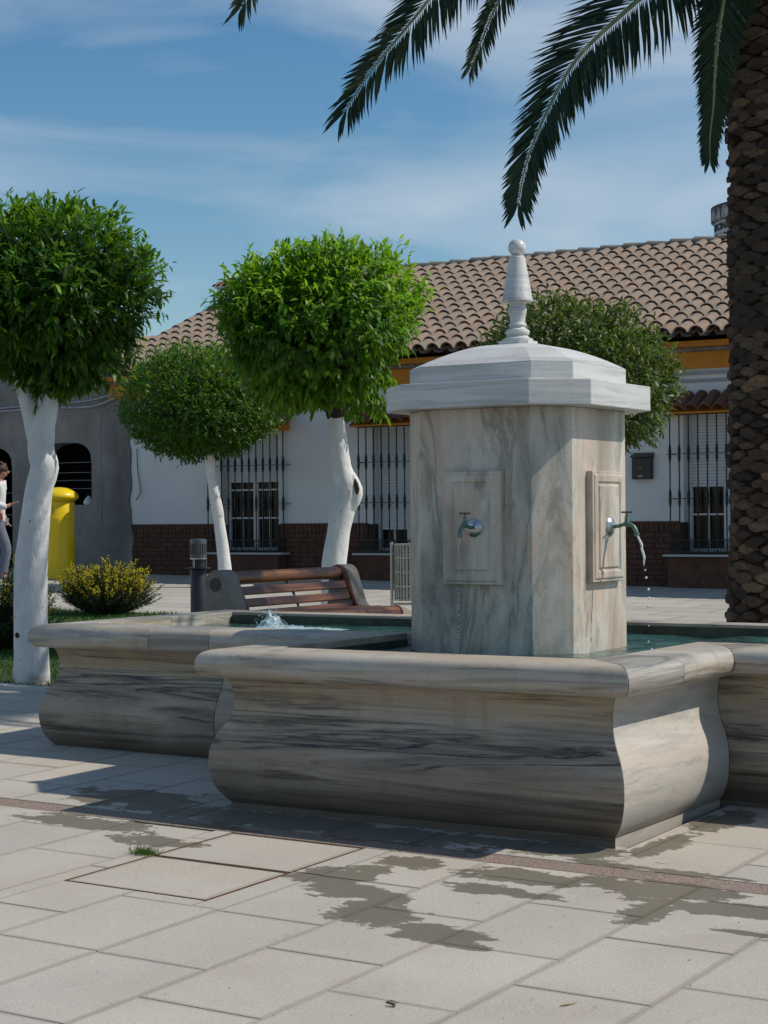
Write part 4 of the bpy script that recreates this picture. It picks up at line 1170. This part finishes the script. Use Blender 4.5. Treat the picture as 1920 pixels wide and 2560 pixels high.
for n_, (p, a, m, tw_, sc) in enumerate(items):
    E3 = Euler((0, tw_, a+math.pi/2))
    if n_ < 299:
        o = bpy.data.objects.new('leaf_base_scar', SMM[m]); o.location = p - palm.location; o.rotation_euler = E3; o.scale = (sc, 1, sc); link(o, palm)
    else:
        M4 = Matrix.Translation(p) @ E3.to_matrix().to_4x4(); gs.add([M4 @ Vector(v) for v in SM[m].V], SM[m].F)
mk('leaf_base_scars', gs, M_BOOT, palm, kind='stuff')
# thick cut stalks under the crown
for i in range(14):
    a = i*2.4; r0 = .26
    g = Geo(); d = Vector((math.cos(a), math.sin(a), .5)).normalized(); p = Vector((PT.x+r0*math.cos(a), PT.y+r0*math.sin(a), 5.15+.06*(i % 4)))
    g.tube([p, p+d*.12, p+d*.24+Vector((0, 0, .04))], [.07, .06, .035], 7); mk('cut_stalk', g, M_BOOT, palm)
def frond(pts, seed, plen=.42, nleaf=95, t0=.10, roll=0.0, mat=M_PALM):
    P = catmull(pts, 10); rng = np.random.RandomState(seed)
    arr = np.array([tuple(p) for p in P]); seg = np.linalg.norm(np.diff(arr, axis=0), axis=1); cum = np.concatenate([[0], np.cumsum(seg)]); Lt = cum[-1]
    ts = np.linspace(t0, 1, nleaf)
    B = []; D = []; N = []; Ls = []; Ws = []
    for t in ts:
        s = t*Lt; p = np.array([np.interp(s, cum, arr[:, i]) for i in range(3)])
        q = np.array([np.interp(min(s+.03, Lt), cum, arr[:, i]) for i in range(3)]) - np.array([np.interp(max(s-.03, 0), cum, arr[:, i]) for i in range(3)]); q /= np.linalg.norm(q)
        side = np.cross(q, np.array([0, 0, 1.0])); 
        if np.linalg.norm(side) < .35: side = side + np.array([CR.x, CR.y, 0])*.5
        view = arr[len(arr)//2] - np.array([0, 0, CAMZ]); view /= np.linalg.norm(view)
        sv = np.cross(q, view); sv /= np.linalg.norm(sv)
        if sv@side < 0: sv = -sv
        side = side/np.linalg.norm(side)*.45 + sv*.75*1.0; side /= np.linalg.norm(side)
        nn = np.cross(side, q)
        for sg in (-1, 1):
            fwd = .75 + .85*t**1.5
            if t > .985: fwd = 2.4
            d = q*fwd + side*sg*(1.0) + nn*rng.uniform(-.12, .30) + np.array([0, 0, -.22])
            B.append(p); D.append(d + rng.normal(size=3)*.045); N.append(nn + rng.normal(size=3)*.15)
            prof = (min(1, (t-t0)/.12)*.6+.4)*(1-.66*max(0, t-.40)/.60)
            Ls.append(plen*prof*rng.uniform(.9, 1.08)); Ws.append(.021*rng.uniform(.85, 1.1))
    f = leaf_mesh('frond', np.array(B), np.array(D), np.array(N), np.array(Ls), np.array(Ws)*1.25, rng.rand(len(B))*.8, mat, palm, origin=tuple(PT + Vector((0, 0, 5.6))), curl=.12, fold=.5, kind=None)
    g = Geo(); g.tube(P, lerp_list([.030, .022, .014, .008, .0035], len(P)), 6); r = mk('rachis', g, M_RACHIS, f, smooth=True, angle=0)
    return f
FR = [
 [(-4.64,13.00,5.72),(-5.13,12.46,6.16),(-5.79,11.81,6.01),(-6.28,11.39,5.49),(-6.60,11.07,4.94),(-6.82,10.88,4.58),(-6.98,10.74,4.26)],
 [(-4.64,13.00,5.72),(-5.34,13.38,6.48),(-6.26,13.52,6.70),(-6.89,13.60,6.27),(-7.20,13.52,5.77),(-7.33,13.44,5.43),(-7.41,13.39,5.20)],
 [(-4.64,13.00,5.72),(-4.77,12.56,5.74),(-5.00,12.07,5.30),(-5.24,11.69,4.93),(-5.44,11.33,4.55),(-5.58,11.12,4.14),(-5.67,11.01,3.80),(-5.70,10.94,3.51)],
 [(-4.64,13.00,5.72),(-5.29,12.47,6.64),(-6.20,11.67,6.80),(-6.91,10.99,6.36),(-7.30,10.64,5.75),(-7.46,10.42,5.28),(-7.58,10.35,5.02)],
 [(-4.63,12.77,5.65),(-4.65,12.40,5.53),(-4.70,12.25,5.15),(-4.76,12.22,4.73),(-4.80,12.25,4.34),(-4.84,12.28,4.12),(-4.85,12.30,3.96)]]
for i, f in enumerate(FR): frond(f, 40+i, plen=[.66, .52, .60, .58, .34][i], nleaf=[150, 130, 160, 140, 140][i])
# the rest of the crown above and behind the frame
rf = random.Random(12)
for i in range(26):
    a = i*2.39996 + .35
    el = rf.uniform(.25, 1.25); Lf = rf.uniform(2.6, 3.3)
    dirv = Vector((math.cos(a), math.sin(a), 0)); lat = dirv.dot(CR); 
    if dirv.dot(Vector((-CF.x, -CF.y, 0))) > .35 and el < .7: el = rf.uniform(.8, 1.2)
    up = math.sin(el)
    p0 = PT + Vector((0, 0, 5.7)); pts = []
    for k in range(7):
        s = k/6; x = Lf*.78*s*math.cos(el*.55); zz = Lf*(up*.75*s - (.55+.25*(1-up))*s*s*s*1.15)
        pts.append(p0 + dirv*x + Vector((0, 0, zz)))
    # keep them clear of the view below the top edge
    low = min(project(q)[1] for q in pts); 
    bad = any(0 < project(q)[0] < 1800 and project(q)[1] > -60 for q in pts)
    if bad: pts = [Vector((q.x, q.y, q.z + 1.15*(k/6))) for k, q in enumerate(pts)]
    if any(0 < project(q)[0] < 1800 and project(q)[1] > -110 for q in pts): continue
    frond(pts, 100+i, plen=.46, nleaf=70)

# ================================================================== SHRUBS AND LAWN
def shrub(x, y, rad_, hgt, label, seed, nst=210):
    z0 = gz(x, y); t = thing('flowering_shrub', (x, y, z0), label, 'shrub', 'yellow flowering shrubs on the lawn')
    rng = np.random.RandomState(seed)
    B = []; D = []; N = []; Ln = []; Wd = []; FB = []; FD = []; FN = []; FL = []; FW = []; gst = Geo()
    for i in range(nst):
        a = rng.uniform(0, 2*math.pi); sp = rng.rand()**.6; el = rad(88 - 74*sp + rng.uniform(-6, 6))
        L = (hgt*(1-sp)+rad_*1.02*sp)*rng.uniform(.78, 1.06)
        dr = np.array([math.cos(a)*math.cos(el), math.sin(a)*math.cos(el), math.sin(el)])
        p0 = np.array([x, y, z0+.02]) + np.array([math.cos(a), math.sin(a), 0])*rng.uniform(0, .16)
        curve = [p0 + dr*L*s + np.array([0, 0, .14*L*(s*s if sp > .4 else 0)]) for s in np.linspace(0, 1, 9)]
        gst.tube([tuple(c) for c in curve[::4]], .004, 4)
        for s in np.linspace(.28, 1, 26):
            k = s*8; j = min(int(k), 7); p = curve[j] + (curve[j+1]-curve[j])*(k-j)
            tdir = curve[j+1]-curve[j]; tdir = tdir/np.linalg.norm(tdir)
            for _ in range(2):
                o = rdir(rng, 1)[0]; d = tdir*.55 + o*.8
                B.append(p); D.append(d); N.append(o + .2); Ln.append(rng.uniform(.03, .06)); Wd.append(.009)
        if sp < .80 and rng.rand() < .74:
            for s in np.linspace(.80, 1.07, 20):
                p = curve[8] + (curve[8]-curve[7])*((s-1)*8); o = rdir(rng, 1)[0]
                FB.append(p + o*.006); FD.append(o + (curve[8]-curve[7])*6); FN.append(rdir(rng, 1)[0]); FL.append(rng.uniform(.018, .03)); FW.append(rng.uniform(.014, .02))
    A = np.array
    mk('stems', gst, M_BARK, t, kind='stuff')
    leaf_mesh('foliage', A(B), A(D), A(N), A(Ln), A(Wd), rng.rand(len(B)), M_SHRUB, t, origin=tuple(t.location), sections=1)
    leaf_mesh('flowers', A(FB), A(FD), A(FN), A(FL), A(FW), rng.rand(len(FB)), M_FLOW, t, origin=tuple(t.location), sections=1)
    return t
shrub(-14.05, 16.40, .47, .62, 'round yellow flowering shrub between the post box and the black lamp', 21, 520)
shrub(-12.02, 12.40, .46, .84, 'taller yellow flowering shrub cut by the left edge, behind the big white trunk', 22, 420)
LP = [(-18, 10.26), (-9.32, 10.26), (-9.32, 11.6), (-11.2, 14.2), (-13.25, 16.83), (-18, 16.83)]
lg = Geo()
lg.add([(x, y, gz(x, y)+.015) for x, y in LP], [tuple(range(len(LP)))])
mk('lawn', lg, M_SOIL, None, kind='structure', recalc=False)
rng = np.random.RandomState(31)
def inside(x, y):
    if not (-18 < x < -9.32 and 10.28 < y < 16.8): return False
    if y < 11.6: return True
    xe = -9.32 + (y-11.6)*(-13.25+9.32)/(16.83-11.6); return x < xe
pts = []
while len(pts) < 26000:
    x, y = rng.uniform(-16, -9.3), rng.uniform(10.28, 16.8)
    if inside(x, y): pts.append((x, y, gz(x, y)+.01))
Pn = np.array(pts); Dn = rdir(rng, len(Pn))*.5; Dn[:, 2] = 1
o = leaf_mesh('grass', Pn, Dn, rdir(rng, len(Pn)), rng.uniform(.03, .065, len(Pn)), np.full(len(Pn), .010), rng.rand(len(Pn)), M_GRASS, None, sections=1)
# kerb stones along the lawn
x = -12.9
while x < -9.3:
    x1 = min(x+.8, -9.28); g = Geo(); g.box(x+.003, x1-.003, 10.14, 10.25, gz(x, 10.2)-.05, gz(x, 10.2)+.03)
    o = mk('lawn_kerb_stone', g, M_SILL, GROUND, bevel=.006); x = x1
y = 10.26
# tuft of grass in a joint
tx, ty = -4.86, 5.90
rng = np.random.RandomState(4); n = 260
Pn = np.array([tx, ty, gz(tx, ty)-.004]) + rng.normal(size=(n, 3))*np.array([.03, .018, 0]); Dn = rdir(rng, n)*.75; Dn[:, 2] = abs(Dn[:, 2]) + .35
tag(leaf_mesh('grass_tuft', Pn, Dn, rdir(rng, n), rng.uniform(.02, .055, n), np.full(n, .0032), rng.rand(n), M_GRASS, None, origin=(tx, ty, gz(tx, ty)), sections=1, kind=None), 'little tuft of grass growing at the corner of the two manhole covers', 'grass tuft')
# dry bits lying on the paving
rng = np.random.RandomState(6); P_ = []
while len(P_) < 420:
    x, y = rng.uniform(-6.6, -1.6), rng.uniform(4.0, 7.6)
    if not (-5.35 < x < -3.0 and y > 6.8): P_.append((x, y, gz(x, y)+.0025))
Pn = np.array(P_); n = len(Pn); Dn = rdir(rng, n); Dn[:, 2] *= .12; Nn = np.tile(np.array([0, 0, 1.0]), (n, 1)) + rdir(rng, n)*.4
M_DRY = leaf_mat('dry_leaf_bits', (.05, .035, .02), (.12, .08, .04), (.22, .17, .10), .05, .8)
leaf_mesh('dry_leaf_bits', Pn, Dn, Nn, rng.uniform(.006, .024, n)*np.where(rng.rand(n) < .08, 1.8, 1), rng.uniform(.0015, .004, n), rng.rand(n), M_DRY, None, sections=1, curl=.3)
def twig(pts, label):
    g = Geo(); P = catmull([(x, y, gz(x, y)+.004) for x, y in pts], 5); g.tube(P, lerp_list([.0012, .0028, .0022, .001], len(P)), 5)
    tag(mk('twig', g, M_BRASSH, None, smooth=True, angle=0, origin=P[0]), label, 'twig')
twig([(-2.822, 4.528), (-2.794, 4.534), (-2.808, 4.556), (-2.838, 4.566), (-2.832, 4.583), (-2.801, 4.572)], 'curled S-shaped brown twig on the paving near the bottom edge')
twig([(-2.376, 4.785), (-2.361, 4.815), (-2.348, 4.843)], 'short straight brown twig on the paving at lower right')

# ================================================================== BENCH
BX, BY0, BY1 = -8.13, 10.80, 12.62
BZ = gz(BX, 11.7)
bench = thing('park_bench', (BX, 11.7, BZ), 'slatted varnished wood bench with thick concrete end supports behind the fountain', 'bench')
def end_support(y0, y1):
    # side profile (forward offset, height)
    P = [(-.20, 0), (-.145, .80)]
    for k in range(9):
        a = rad(190 - 175*k/8); P.append((-.055 + .10*math.cos(a), .79 + .10*math.sin(a)))
    P += [(.12, .58), (.16, .535), (.50, .535), (.55, .51), (.565, .47), (.55, .41), (.46, .36), (.40, 0)]
    g = Geo(); g.rings([[(BX+f, y, BZ+z) for f, z in P] for y in (y0, y1)])
    o = mk('end_support', g, M_CONC, bench, bevel=.012)
    g = Geo(); 
    g.tube([(BX-.06, y0-.004, BZ+.78), (BX-.06, y0+.01, BZ+.78)], .052, 16); mk('hole_disc', g, M_BLACK, o)  # black disc painting the dark of a round hole
    return o
end_support(BY0, BY0+.16); end_support(BY1-.16, BY1)
y0, y1 = BY0+.162, BY1-.162
def plank(f, z, w, th, ang, name='back_slat'):
    ca, sa = math.cos(ang), math.sin(ang)
    g = Geo(); g.obox((BX+f, (y0+y1)/2, BZ+z), (ca*w/2, 0, sa*w/2), (0, (y1-y0)/2, 0), (-sa*th/2, 0, ca*th/2))
    mk(name, g, M_WOOD, bench, bevel=.008)
A_ = rad(-68)
for f, z in ((.028, .725), (.062, .635), (.096, .548)): plank(f, z, .066, .03, A_)
g = Geo(); g.tube([(BX-.055, y0, BZ+.82), (BX-.055, y1, BZ+.82)], .052, 14); mk('top_rail', g, M_WOOD, bench, smooth=True, angle=50)
for f in (.22, .335, .44): plank(f, .542, .095, .03, 0, 'seat_slat')
g = Geo(); g.tube([(BX+.515, y0, BZ+.505), (BX+.515, y1, BZ+.505)], .052, 14); mk('front_rail', g, M_WOOD, bench, smooth=True, angle=50)
for yy in (y0+.008, y1-.008):
    g = Geo(); pts = [(BX-.10, yy, BZ+.86), (BX-.035, yy, BZ+.872), (BX+.015, yy, BZ+.80), (BX+.125, yy, BZ+.56), (BX+.18, yy, BZ+.532), (BX+.50, yy, BZ+.532)]
    g.tube([Vector(p) for p in pts], .014, 6); mk('red_edge_strip', g, M_REDIRON, bench, smooth=True, angle=50)
    g = Geo(); g.lathe([(.045, -.012), (.058, -.012), (.058, .012), (.045, .012)], (BX+.515, yy, BZ+.505), 16, 'y'); mk('rail_ring', g, M_REDIRON, bench)
g = Geo(); ym = (y0+y1)/2
g.tube([(BX-.05, ym, BZ+.77), (BX+.01, ym, BZ+.70), (BX+.09, ym, BZ+.52), (BX+.16, ym, BZ+.505), (BX+.50, ym, BZ+.48)], .011, 6); mk('centre_strut', g, M_BLACK, bench)

# ================================================================== BOLLARD LAMP
LX, LY = -9.53, 12.33; LZ = gz(LX, LY)
bl = thing('bollard_lamp', (LX, LY, LZ), 'black cylindrical bollard lamp with a louvred grey head beside the bench', 'bollard light')
g = Geo(); g.lathe([(.088, 0), (.088, .02), (.071, .03), (.071, .815), (.068, .82)], (LX, LY, LZ), 28); mk('post', g, M_BLACK, bl, smooth=True)
g = Geo(); g.lathe([(.03, .821), (.108, .823), (.108, .831), (.03, .834)], (LX, LY, LZ), 28); mk('disc', g, M_BLACK, bl, smooth=True)
g = Geo(); g.lathe([(.055, .835), (.055, .902)], (LX, LY, LZ), 24); mk('neck', g, M_BLACK, bl, smooth=True)
for k in range(3):
    a = k*2.09+.6; g = Geo(); g.tube([(LX+.066*math.cos(a), LY+.066*math.sin(a), LZ+.83), (LX+.066*math.cos(a), LY+.066*math.sin(a), LZ+.905)], .004, 6); mk('spacer_rod', g, M_CHROME, bl)
g = Geo(); g.lathe([(.05, .903), (.074, .904), (.074, .914), (.05, .915)], (LX, LY, LZ), 28); mk('ring', g, M_CHROME, bl, smooth=True)
g = Geo(); g.lathe([(.058, .916), (.058, 1.06)], (LX, LY, LZ), 24); mk('diffuser', g, simple('lamp_diffuser', (.40, .41, .42), .4), bl, smooth=True)
g = Geo(); g.lathe([(.064, .916), (.071, .918), (.071, .945), (.064, .946)], (LX, LY, LZ), 28); g.lathe([(.064, 1.035), (.071, 1.036), (.071, 1.062), (.068, 1.074), (.02, 1.078)], (LX, LY, LZ), 28); mk('head_shell', g, M_GREYM, bl, smooth=True, kind='stuff')
fp = None
for k in range(24):
    a = 2*math.pi*k/24
    if fp is None:
        g = Geo(); g.box(.060, .071, -.0045, .0045, .946, 1.036); fp = mk('louvre_fin', g, M_GREYM, bl, origin=(0, 0, 0)); fp.location = (0, 0, 0)
    else:
        o = bpy.data.objects.new('louvre_fin', fp.data); o.rotation_euler = (0, 0, a); link(o, bl)

# ================================================================== LITTER BIN
WX, WY = -9.22, 15.34; WZ = gz(WX, WY)
lb = thing('litter_bin', (WX, WY, WZ), 'perforated metal litter bin on a thin frame between bench and pillar', 'litter bin')
g = Geo()
for q in (-1, 1):
    ax = CR.x*q*.185; ay = CR.y*q*.185
    g.tube([(WX+ax, WY+ay, WZ), (WX+ax, WY+ay, WZ+.955)], .016, 8)
g.tube([(WX-CR.x*.185, WY-CR.y*.185, WZ+.34), (WX+CR.x*.185, WY+CR.y*.185, WZ+.34)], .012, 8); g.tube([(WX-CR.x*.185, WY-CR.y*.185, WZ+.22), (WX+CR.x*.185, WY+CR.y*.185, WZ+.22)], .012, 8)
mk('stand', g, M_BIN, lb, smooth=True)
g = Geo(); r = .160
for zz in (.385, .52, .66, .80, .93): g.lathe([(r-.006, zz-.008), (r+.004, zz-.008), (r+.004, zz+.008), (r-.006, zz+.008)], (WX, WY, WZ), 28)
for k in range(30):
    a = 2*math.pi*k/30; g.obox((WX+r*math.cos(a), WY+r*math.sin(a), WZ+.655), (-.009*math.sin(a), .009*math.cos(a), 0), (.002*math.cos(a), .002*math.sin(a), 0), (0, 0, .27))
for i in range(24):
    zz = .40+i*.022; g.lathe([(r-.009, zz-.004), (r-.005, zz-.004), (r-.005, zz+.004), (r-.009, zz+.004)], (WX, WY, WZ), 20)
mk('basket', g, M_BIN, lb, kind='stuff')
g = Geo(); g.lathe([(.01, .375), (r-.01, .375), (r-.01, .382), (.01, .382)], (WX, WY, WZ), 24); mk('basket_floor', g, M_BIN, lb)

# ================================================================== POST BOX
QX, QY = -20.50, 22.75; QZ = gz(QX, QY)
pb = thing('post_box', (QX, QY, QZ), 'yellow cylindrical post box with a domed cap behind the big white trunk', 'post box')
g = Geo(); g.lathe([(.285, 0), (.285, .20), (.262, .215), (.262, 1.27), (.255, 1.28)], (QX, QY, QZ), 40); mk('body', g, M_YEL, pb, smooth=True)
g = Geo(); g.lathe([(.245, 1.281), (.292, 1.30), (.325, 1.33), (.33, 1.36), (.31, 1.405), (.25, 1.455), (.15, 1.50), (.05, 1.515), (.005, 1.517)], (QX, QY, QZ), 40); mk('cap', g, M_YEL, pb, smooth=True, angle=50)
ang = math.atan2(-QY, -QX)
for k, (da, z_, h_) in enumerate(((-30, 1.12, .10), (38, 1.02, .03))):
    a = ang + rad(da); g = Geo(); c = Vector((QX+.27*math.cos(a), QY+.27*math.sin(a), QZ+z_))
    g.obox(c, (-.03*math.sin(a), .03*math.cos(a), 0), (.016*math.cos(a), .016*math.sin(a), 0), (0, 0, h_)); mk('slot_flap' if k == 0 else 'hinge', g, M_YEL, pb, bevel=.006)
a = ang - rad(12)
g = Geo(); n = 7
R = []
for i in range(n):
    q = a + rad(-16 + 32*i/(n-1)); R.append((q))
g.rings([[(QX+rr_*math.cos(q), QY+rr_*math.sin(q), QZ+z_) for rr_, z_ in ((.262, .28), (.268, .28), (.268, 1.0), (.262, 1.0))] for q in R]); mk('door', g, M_YEL, pb, bevel=.003)

# ================================================================== PERSON
def skin(name, joints, edges, mat, parent, sub=2, root=0):
    """joints: [(x, y, z, r)] or (.., rx, ry)"""
    me = bpy.data.meshes.new(name); base = wloc(parent)
    me.from_pydata([Vector(j[:3])-base for j in joints], edges, [])
    o = bpy.data.objects.new(name, me); link(o, parent)
    sk = o.modifiers.new('skin', 'SKIN'); sk.use_smooth_shade = True
    for i, j in enumerate(joints):
        v = me.skin_vertices[0].data[i]; v.radius = (j[3], j[4] if len(j) > 4 else j[3]); v.use_root = (i == root)
    sb = o.modifiers.new('sub', 'SUBSURF'); sb.levels = sub; sb.render_levels = sub
    me.materials.append(mat); return o
PXo, PYo = -20.60, 21.41; PZ = gz(PXo, PYo)
M_SKIN = simple('skin', (.42, .22, .15), .55, var=.08); M_JACK = simple('white_jacket', (.62, .64, .67), .85, var=.1, scale=6, bump=.3)
M_TROU = simple('pale_trousers', (.13, .15, .19), .9, var=.12, scale=7, bump=.3); M_HAIR = simple('brown_hair', (.050, .022, .012), .7, var=.5, scale=40, bump=.6)
ps = thing('person', (PXo, PYo, PZ), 'person in white jacket and grey trousers walking past the dark arch', 'person')
K = 1.10
def J(f, s, z, *r): return (PXo + f*K*CR.x + s*K*.527, PYo + f*K*CR.y - s*K*.85, PZ + z*K, *[q*K for q in r])   # f: walking direction (to the right), s: towards the camera
# body: pelvis, spine, neck, head, arms, legs as one surface
jb = [J(0, 0, .95, .13, .10), J(.01, 0, 1.12, .125, .09), J(.02, 0, 1.32, .14, .10), J(.025, 0, 1.46, .06), J(.04, 0, 1.53, .05), J(.055, 0, 1.60, .075), J(.055, 0, 1.70, .075),
      J(.02, .17, 1.42, .055), J(-.02, .21, 1.16, .042), J(.16, .16, 1.10, .034), J(.24, .12, 1.14, .026),
      J(.02, -.17, 1.42, .055), J(-.10, -.21, 1.18, .042), J(.04, -.20, .98, .034), J(.09, -.19, .92, .026),
      J(.02, .09, .86, .085), J(.17, .09, .50, .058), J(.10, .09, .12, .038), J(.13, .09, .05, .034), J(.24, .09, .035, .026),
      J(-.02, -.09, .86, .085), J(-.07, -.09, .50, .058), J(-.30, -.09, .20, .038), J(-.36, -.09, .13, .034), J(-.30, -.09, .05, .026)]
eb = [(0,1),(1,2),(2,3),(3,4),(4,5),(5,6),(2,7),(7,8),(8,9),(9,10),(2,11),(11,12),(12,13),(13,14),(0,15),(15,16),(16,17),(17,18),(18,19),(0,20),(20,21),(21,22),(22,23),(23,24)]
body = skin('body', jb, eb, M_SKIN, ps)
# face details and hair
def ell(c, r, n=12, m=8):
    g = Geo(); R = []
    for k in range(m+1):
        t = math.pi*k/m; R.append([J(c[0]+r[0]*math.sin(t)*math.cos(2*math.pi*i/n), c[1]+r[1]*math.sin(t)*math.sin(2*math.pi*i/n), c[2]+r[2]*math.cos(t))[:3] for i in range(n)] )
    R[0] = [Vector(p)+Vector((1e-4*i, 0, 0)) for i, p in enumerate(R[0])]; R[-1] = [Vector(p)+Vector((1e-4*i, 0, 0)) for i, p in enumerate(R[-1])]
    return g.rings(R)
mk('face', ell((.065, 0, 1.615), (.085, .072, .105)), M_SKIN, body, smooth=True, angle=0)
mk('nose', ell((.152, 0, 1.605), (.024, .014, .024)), M_SKIN, body, smooth=True, angle=0)
mk('mouth', ell((.138, 0, 1.558), (.012, .024, .006)), simple('lips', (.30, .09, .07), .5), body, smooth=True, angle=0)
for s in (-1, 1):
    mk('ear', ell((.045, s*.074, 1.61), (.022, .010, .032)), M_SKIN, body, smooth=True, angle=0)
    mk('eyeglass_lens', ell((.136, s*.032, 1.632), (.012, .026, .019)), M_BLACK, body, smooth=True, angle=0)
g = Geo(); rh = random.Random(6)
hair = ell((.035, 0, 1.655), (.112, .098, .105), 18, 12)
hair.V = [tuple(Vector(v) + Vector((rh.uniform(-1, 1), rh.uniform(-1, 1), rh.uniform(-1, 1)))*.012) for v in hair.V]
cut_ = J(.105, 0, 1.66)[:3]
for i in range(26):
    a = rh.uniform(0, 6.28); h = rh.uniform(1.57, 1.74); rr_ = .09*math.sqrt(max(.1, 1-((h-1.655)/.13)**2))
    if math.cos(a) > .45 and h < 1.68: continue
    c = (.025+rr_*math.cos(a), rr_*.9*math.sin(a), h); e = ell(c, (.035, .03, .035), 7, 5); hair.add(e.V, e.F)
mk('hair', hair, M_HAIR, body, smooth=True, angle=0)
# jacket, trousers and shoes
jj = [J(-.01, 0, .70, .17, .13), J(-.005, 0, .86, .165, .125), J(0, 0, 1.02, .155, .115), J(.01, 0, 1.20, .15, .115), J(.02, 0, 1.36, .165, .115), J(.025, 0, 1.455, .08),
      J(.02, .17, 1.425, .078), J(-.03, .225, 1.17, .066), J(.12, .18, 1.10, .058), J(.17, .155, 1.115, .05), J(.02, -.17, 1.425, .078), J(-.10, -.225, 1.18, .066), J(.02, -.21, 1.0, .055)]
skin('jacket', jj, [(0,1),(1,2),(2,3),(3,4),(4,5),(4,6),(6,7),(7,8),(8,9),(4,10),(10,11),(11,12)], M_JACK, body)
jt = [J(0, 0, 1.0, .15, .115), J(.01, .085, .84, .105), J(.15, .09, .50, .085), J(.11, .09, .26, .078), J(.085, .09, .11, .074), J(-.01, -.085, .84, .105), J(-.07, -.09, .50, .085), J(-.19, -.09, .32, .078), J(-.30, -.09, .20, .070)]
skin('trousers', jt, [(0,1),(1,2),(2,3),(3,4),(0,5),(5,6),(6,7),(7,8)], M_TROU, body)
skin('shoe', [J(.08, .09, .06, .045), J(.16, .09, .045, .045), J(.27, .09, .035, .035)], [(0,1),(1,2)], M_BLACK, body)
skin('shoe', [J(-.37, -.09, .12, .045), J(-.33, -.09, .065, .045), J(-.27, -.09, .035, .035)], [(0,1),(1,2)], M_BLACK, body)
# fingers of both hands
def hand(w, d, dn, nm):
    w, d, dn = Vector(w), Vector(d).normalized(), Vector(dn).normalized(); s = d.cross(dn).normalized()
    jts = [(*w, .022), (*(w+d*.05), .028)]; ed = [(0, 1)]
    for i, (o_, L) in enumerate(((-.024, .062), (-.008, .070), (.008, .066), (.024, .052))):
        b = w + d*.075 + s*o_*1.1; k = len(jts)
        jts += [(*b, .0085), (*(b + d*L*.55 + dn*.008), .008), (*(b + d*L*.9 + dn*.030), .007)]; ed += [(1, k), (k, k+1), (k+1, k+2)]
    k = len(jts); b = w + d*.03 - s*.032; jts += [(*b, .010), (*(b + d*.035 - s*.012 + dn*.012), .009)]; ed += [(1, k), (k, k+1)]
    skin(nm, jts, ed, M_SKIN, body, sub=1)
h1 = Vector(J(.23, .13, 1.135)[:3]); hand(h1, CR*.8 + Vector((0, 0, .4)), Vector((0, 0, -1)), 'hand')
h2 = Vector(J(.08, -.19, .93)[:3]); hand(h2, CR*.4 + Vector((0, 0, -.9)), CR, 'hand')
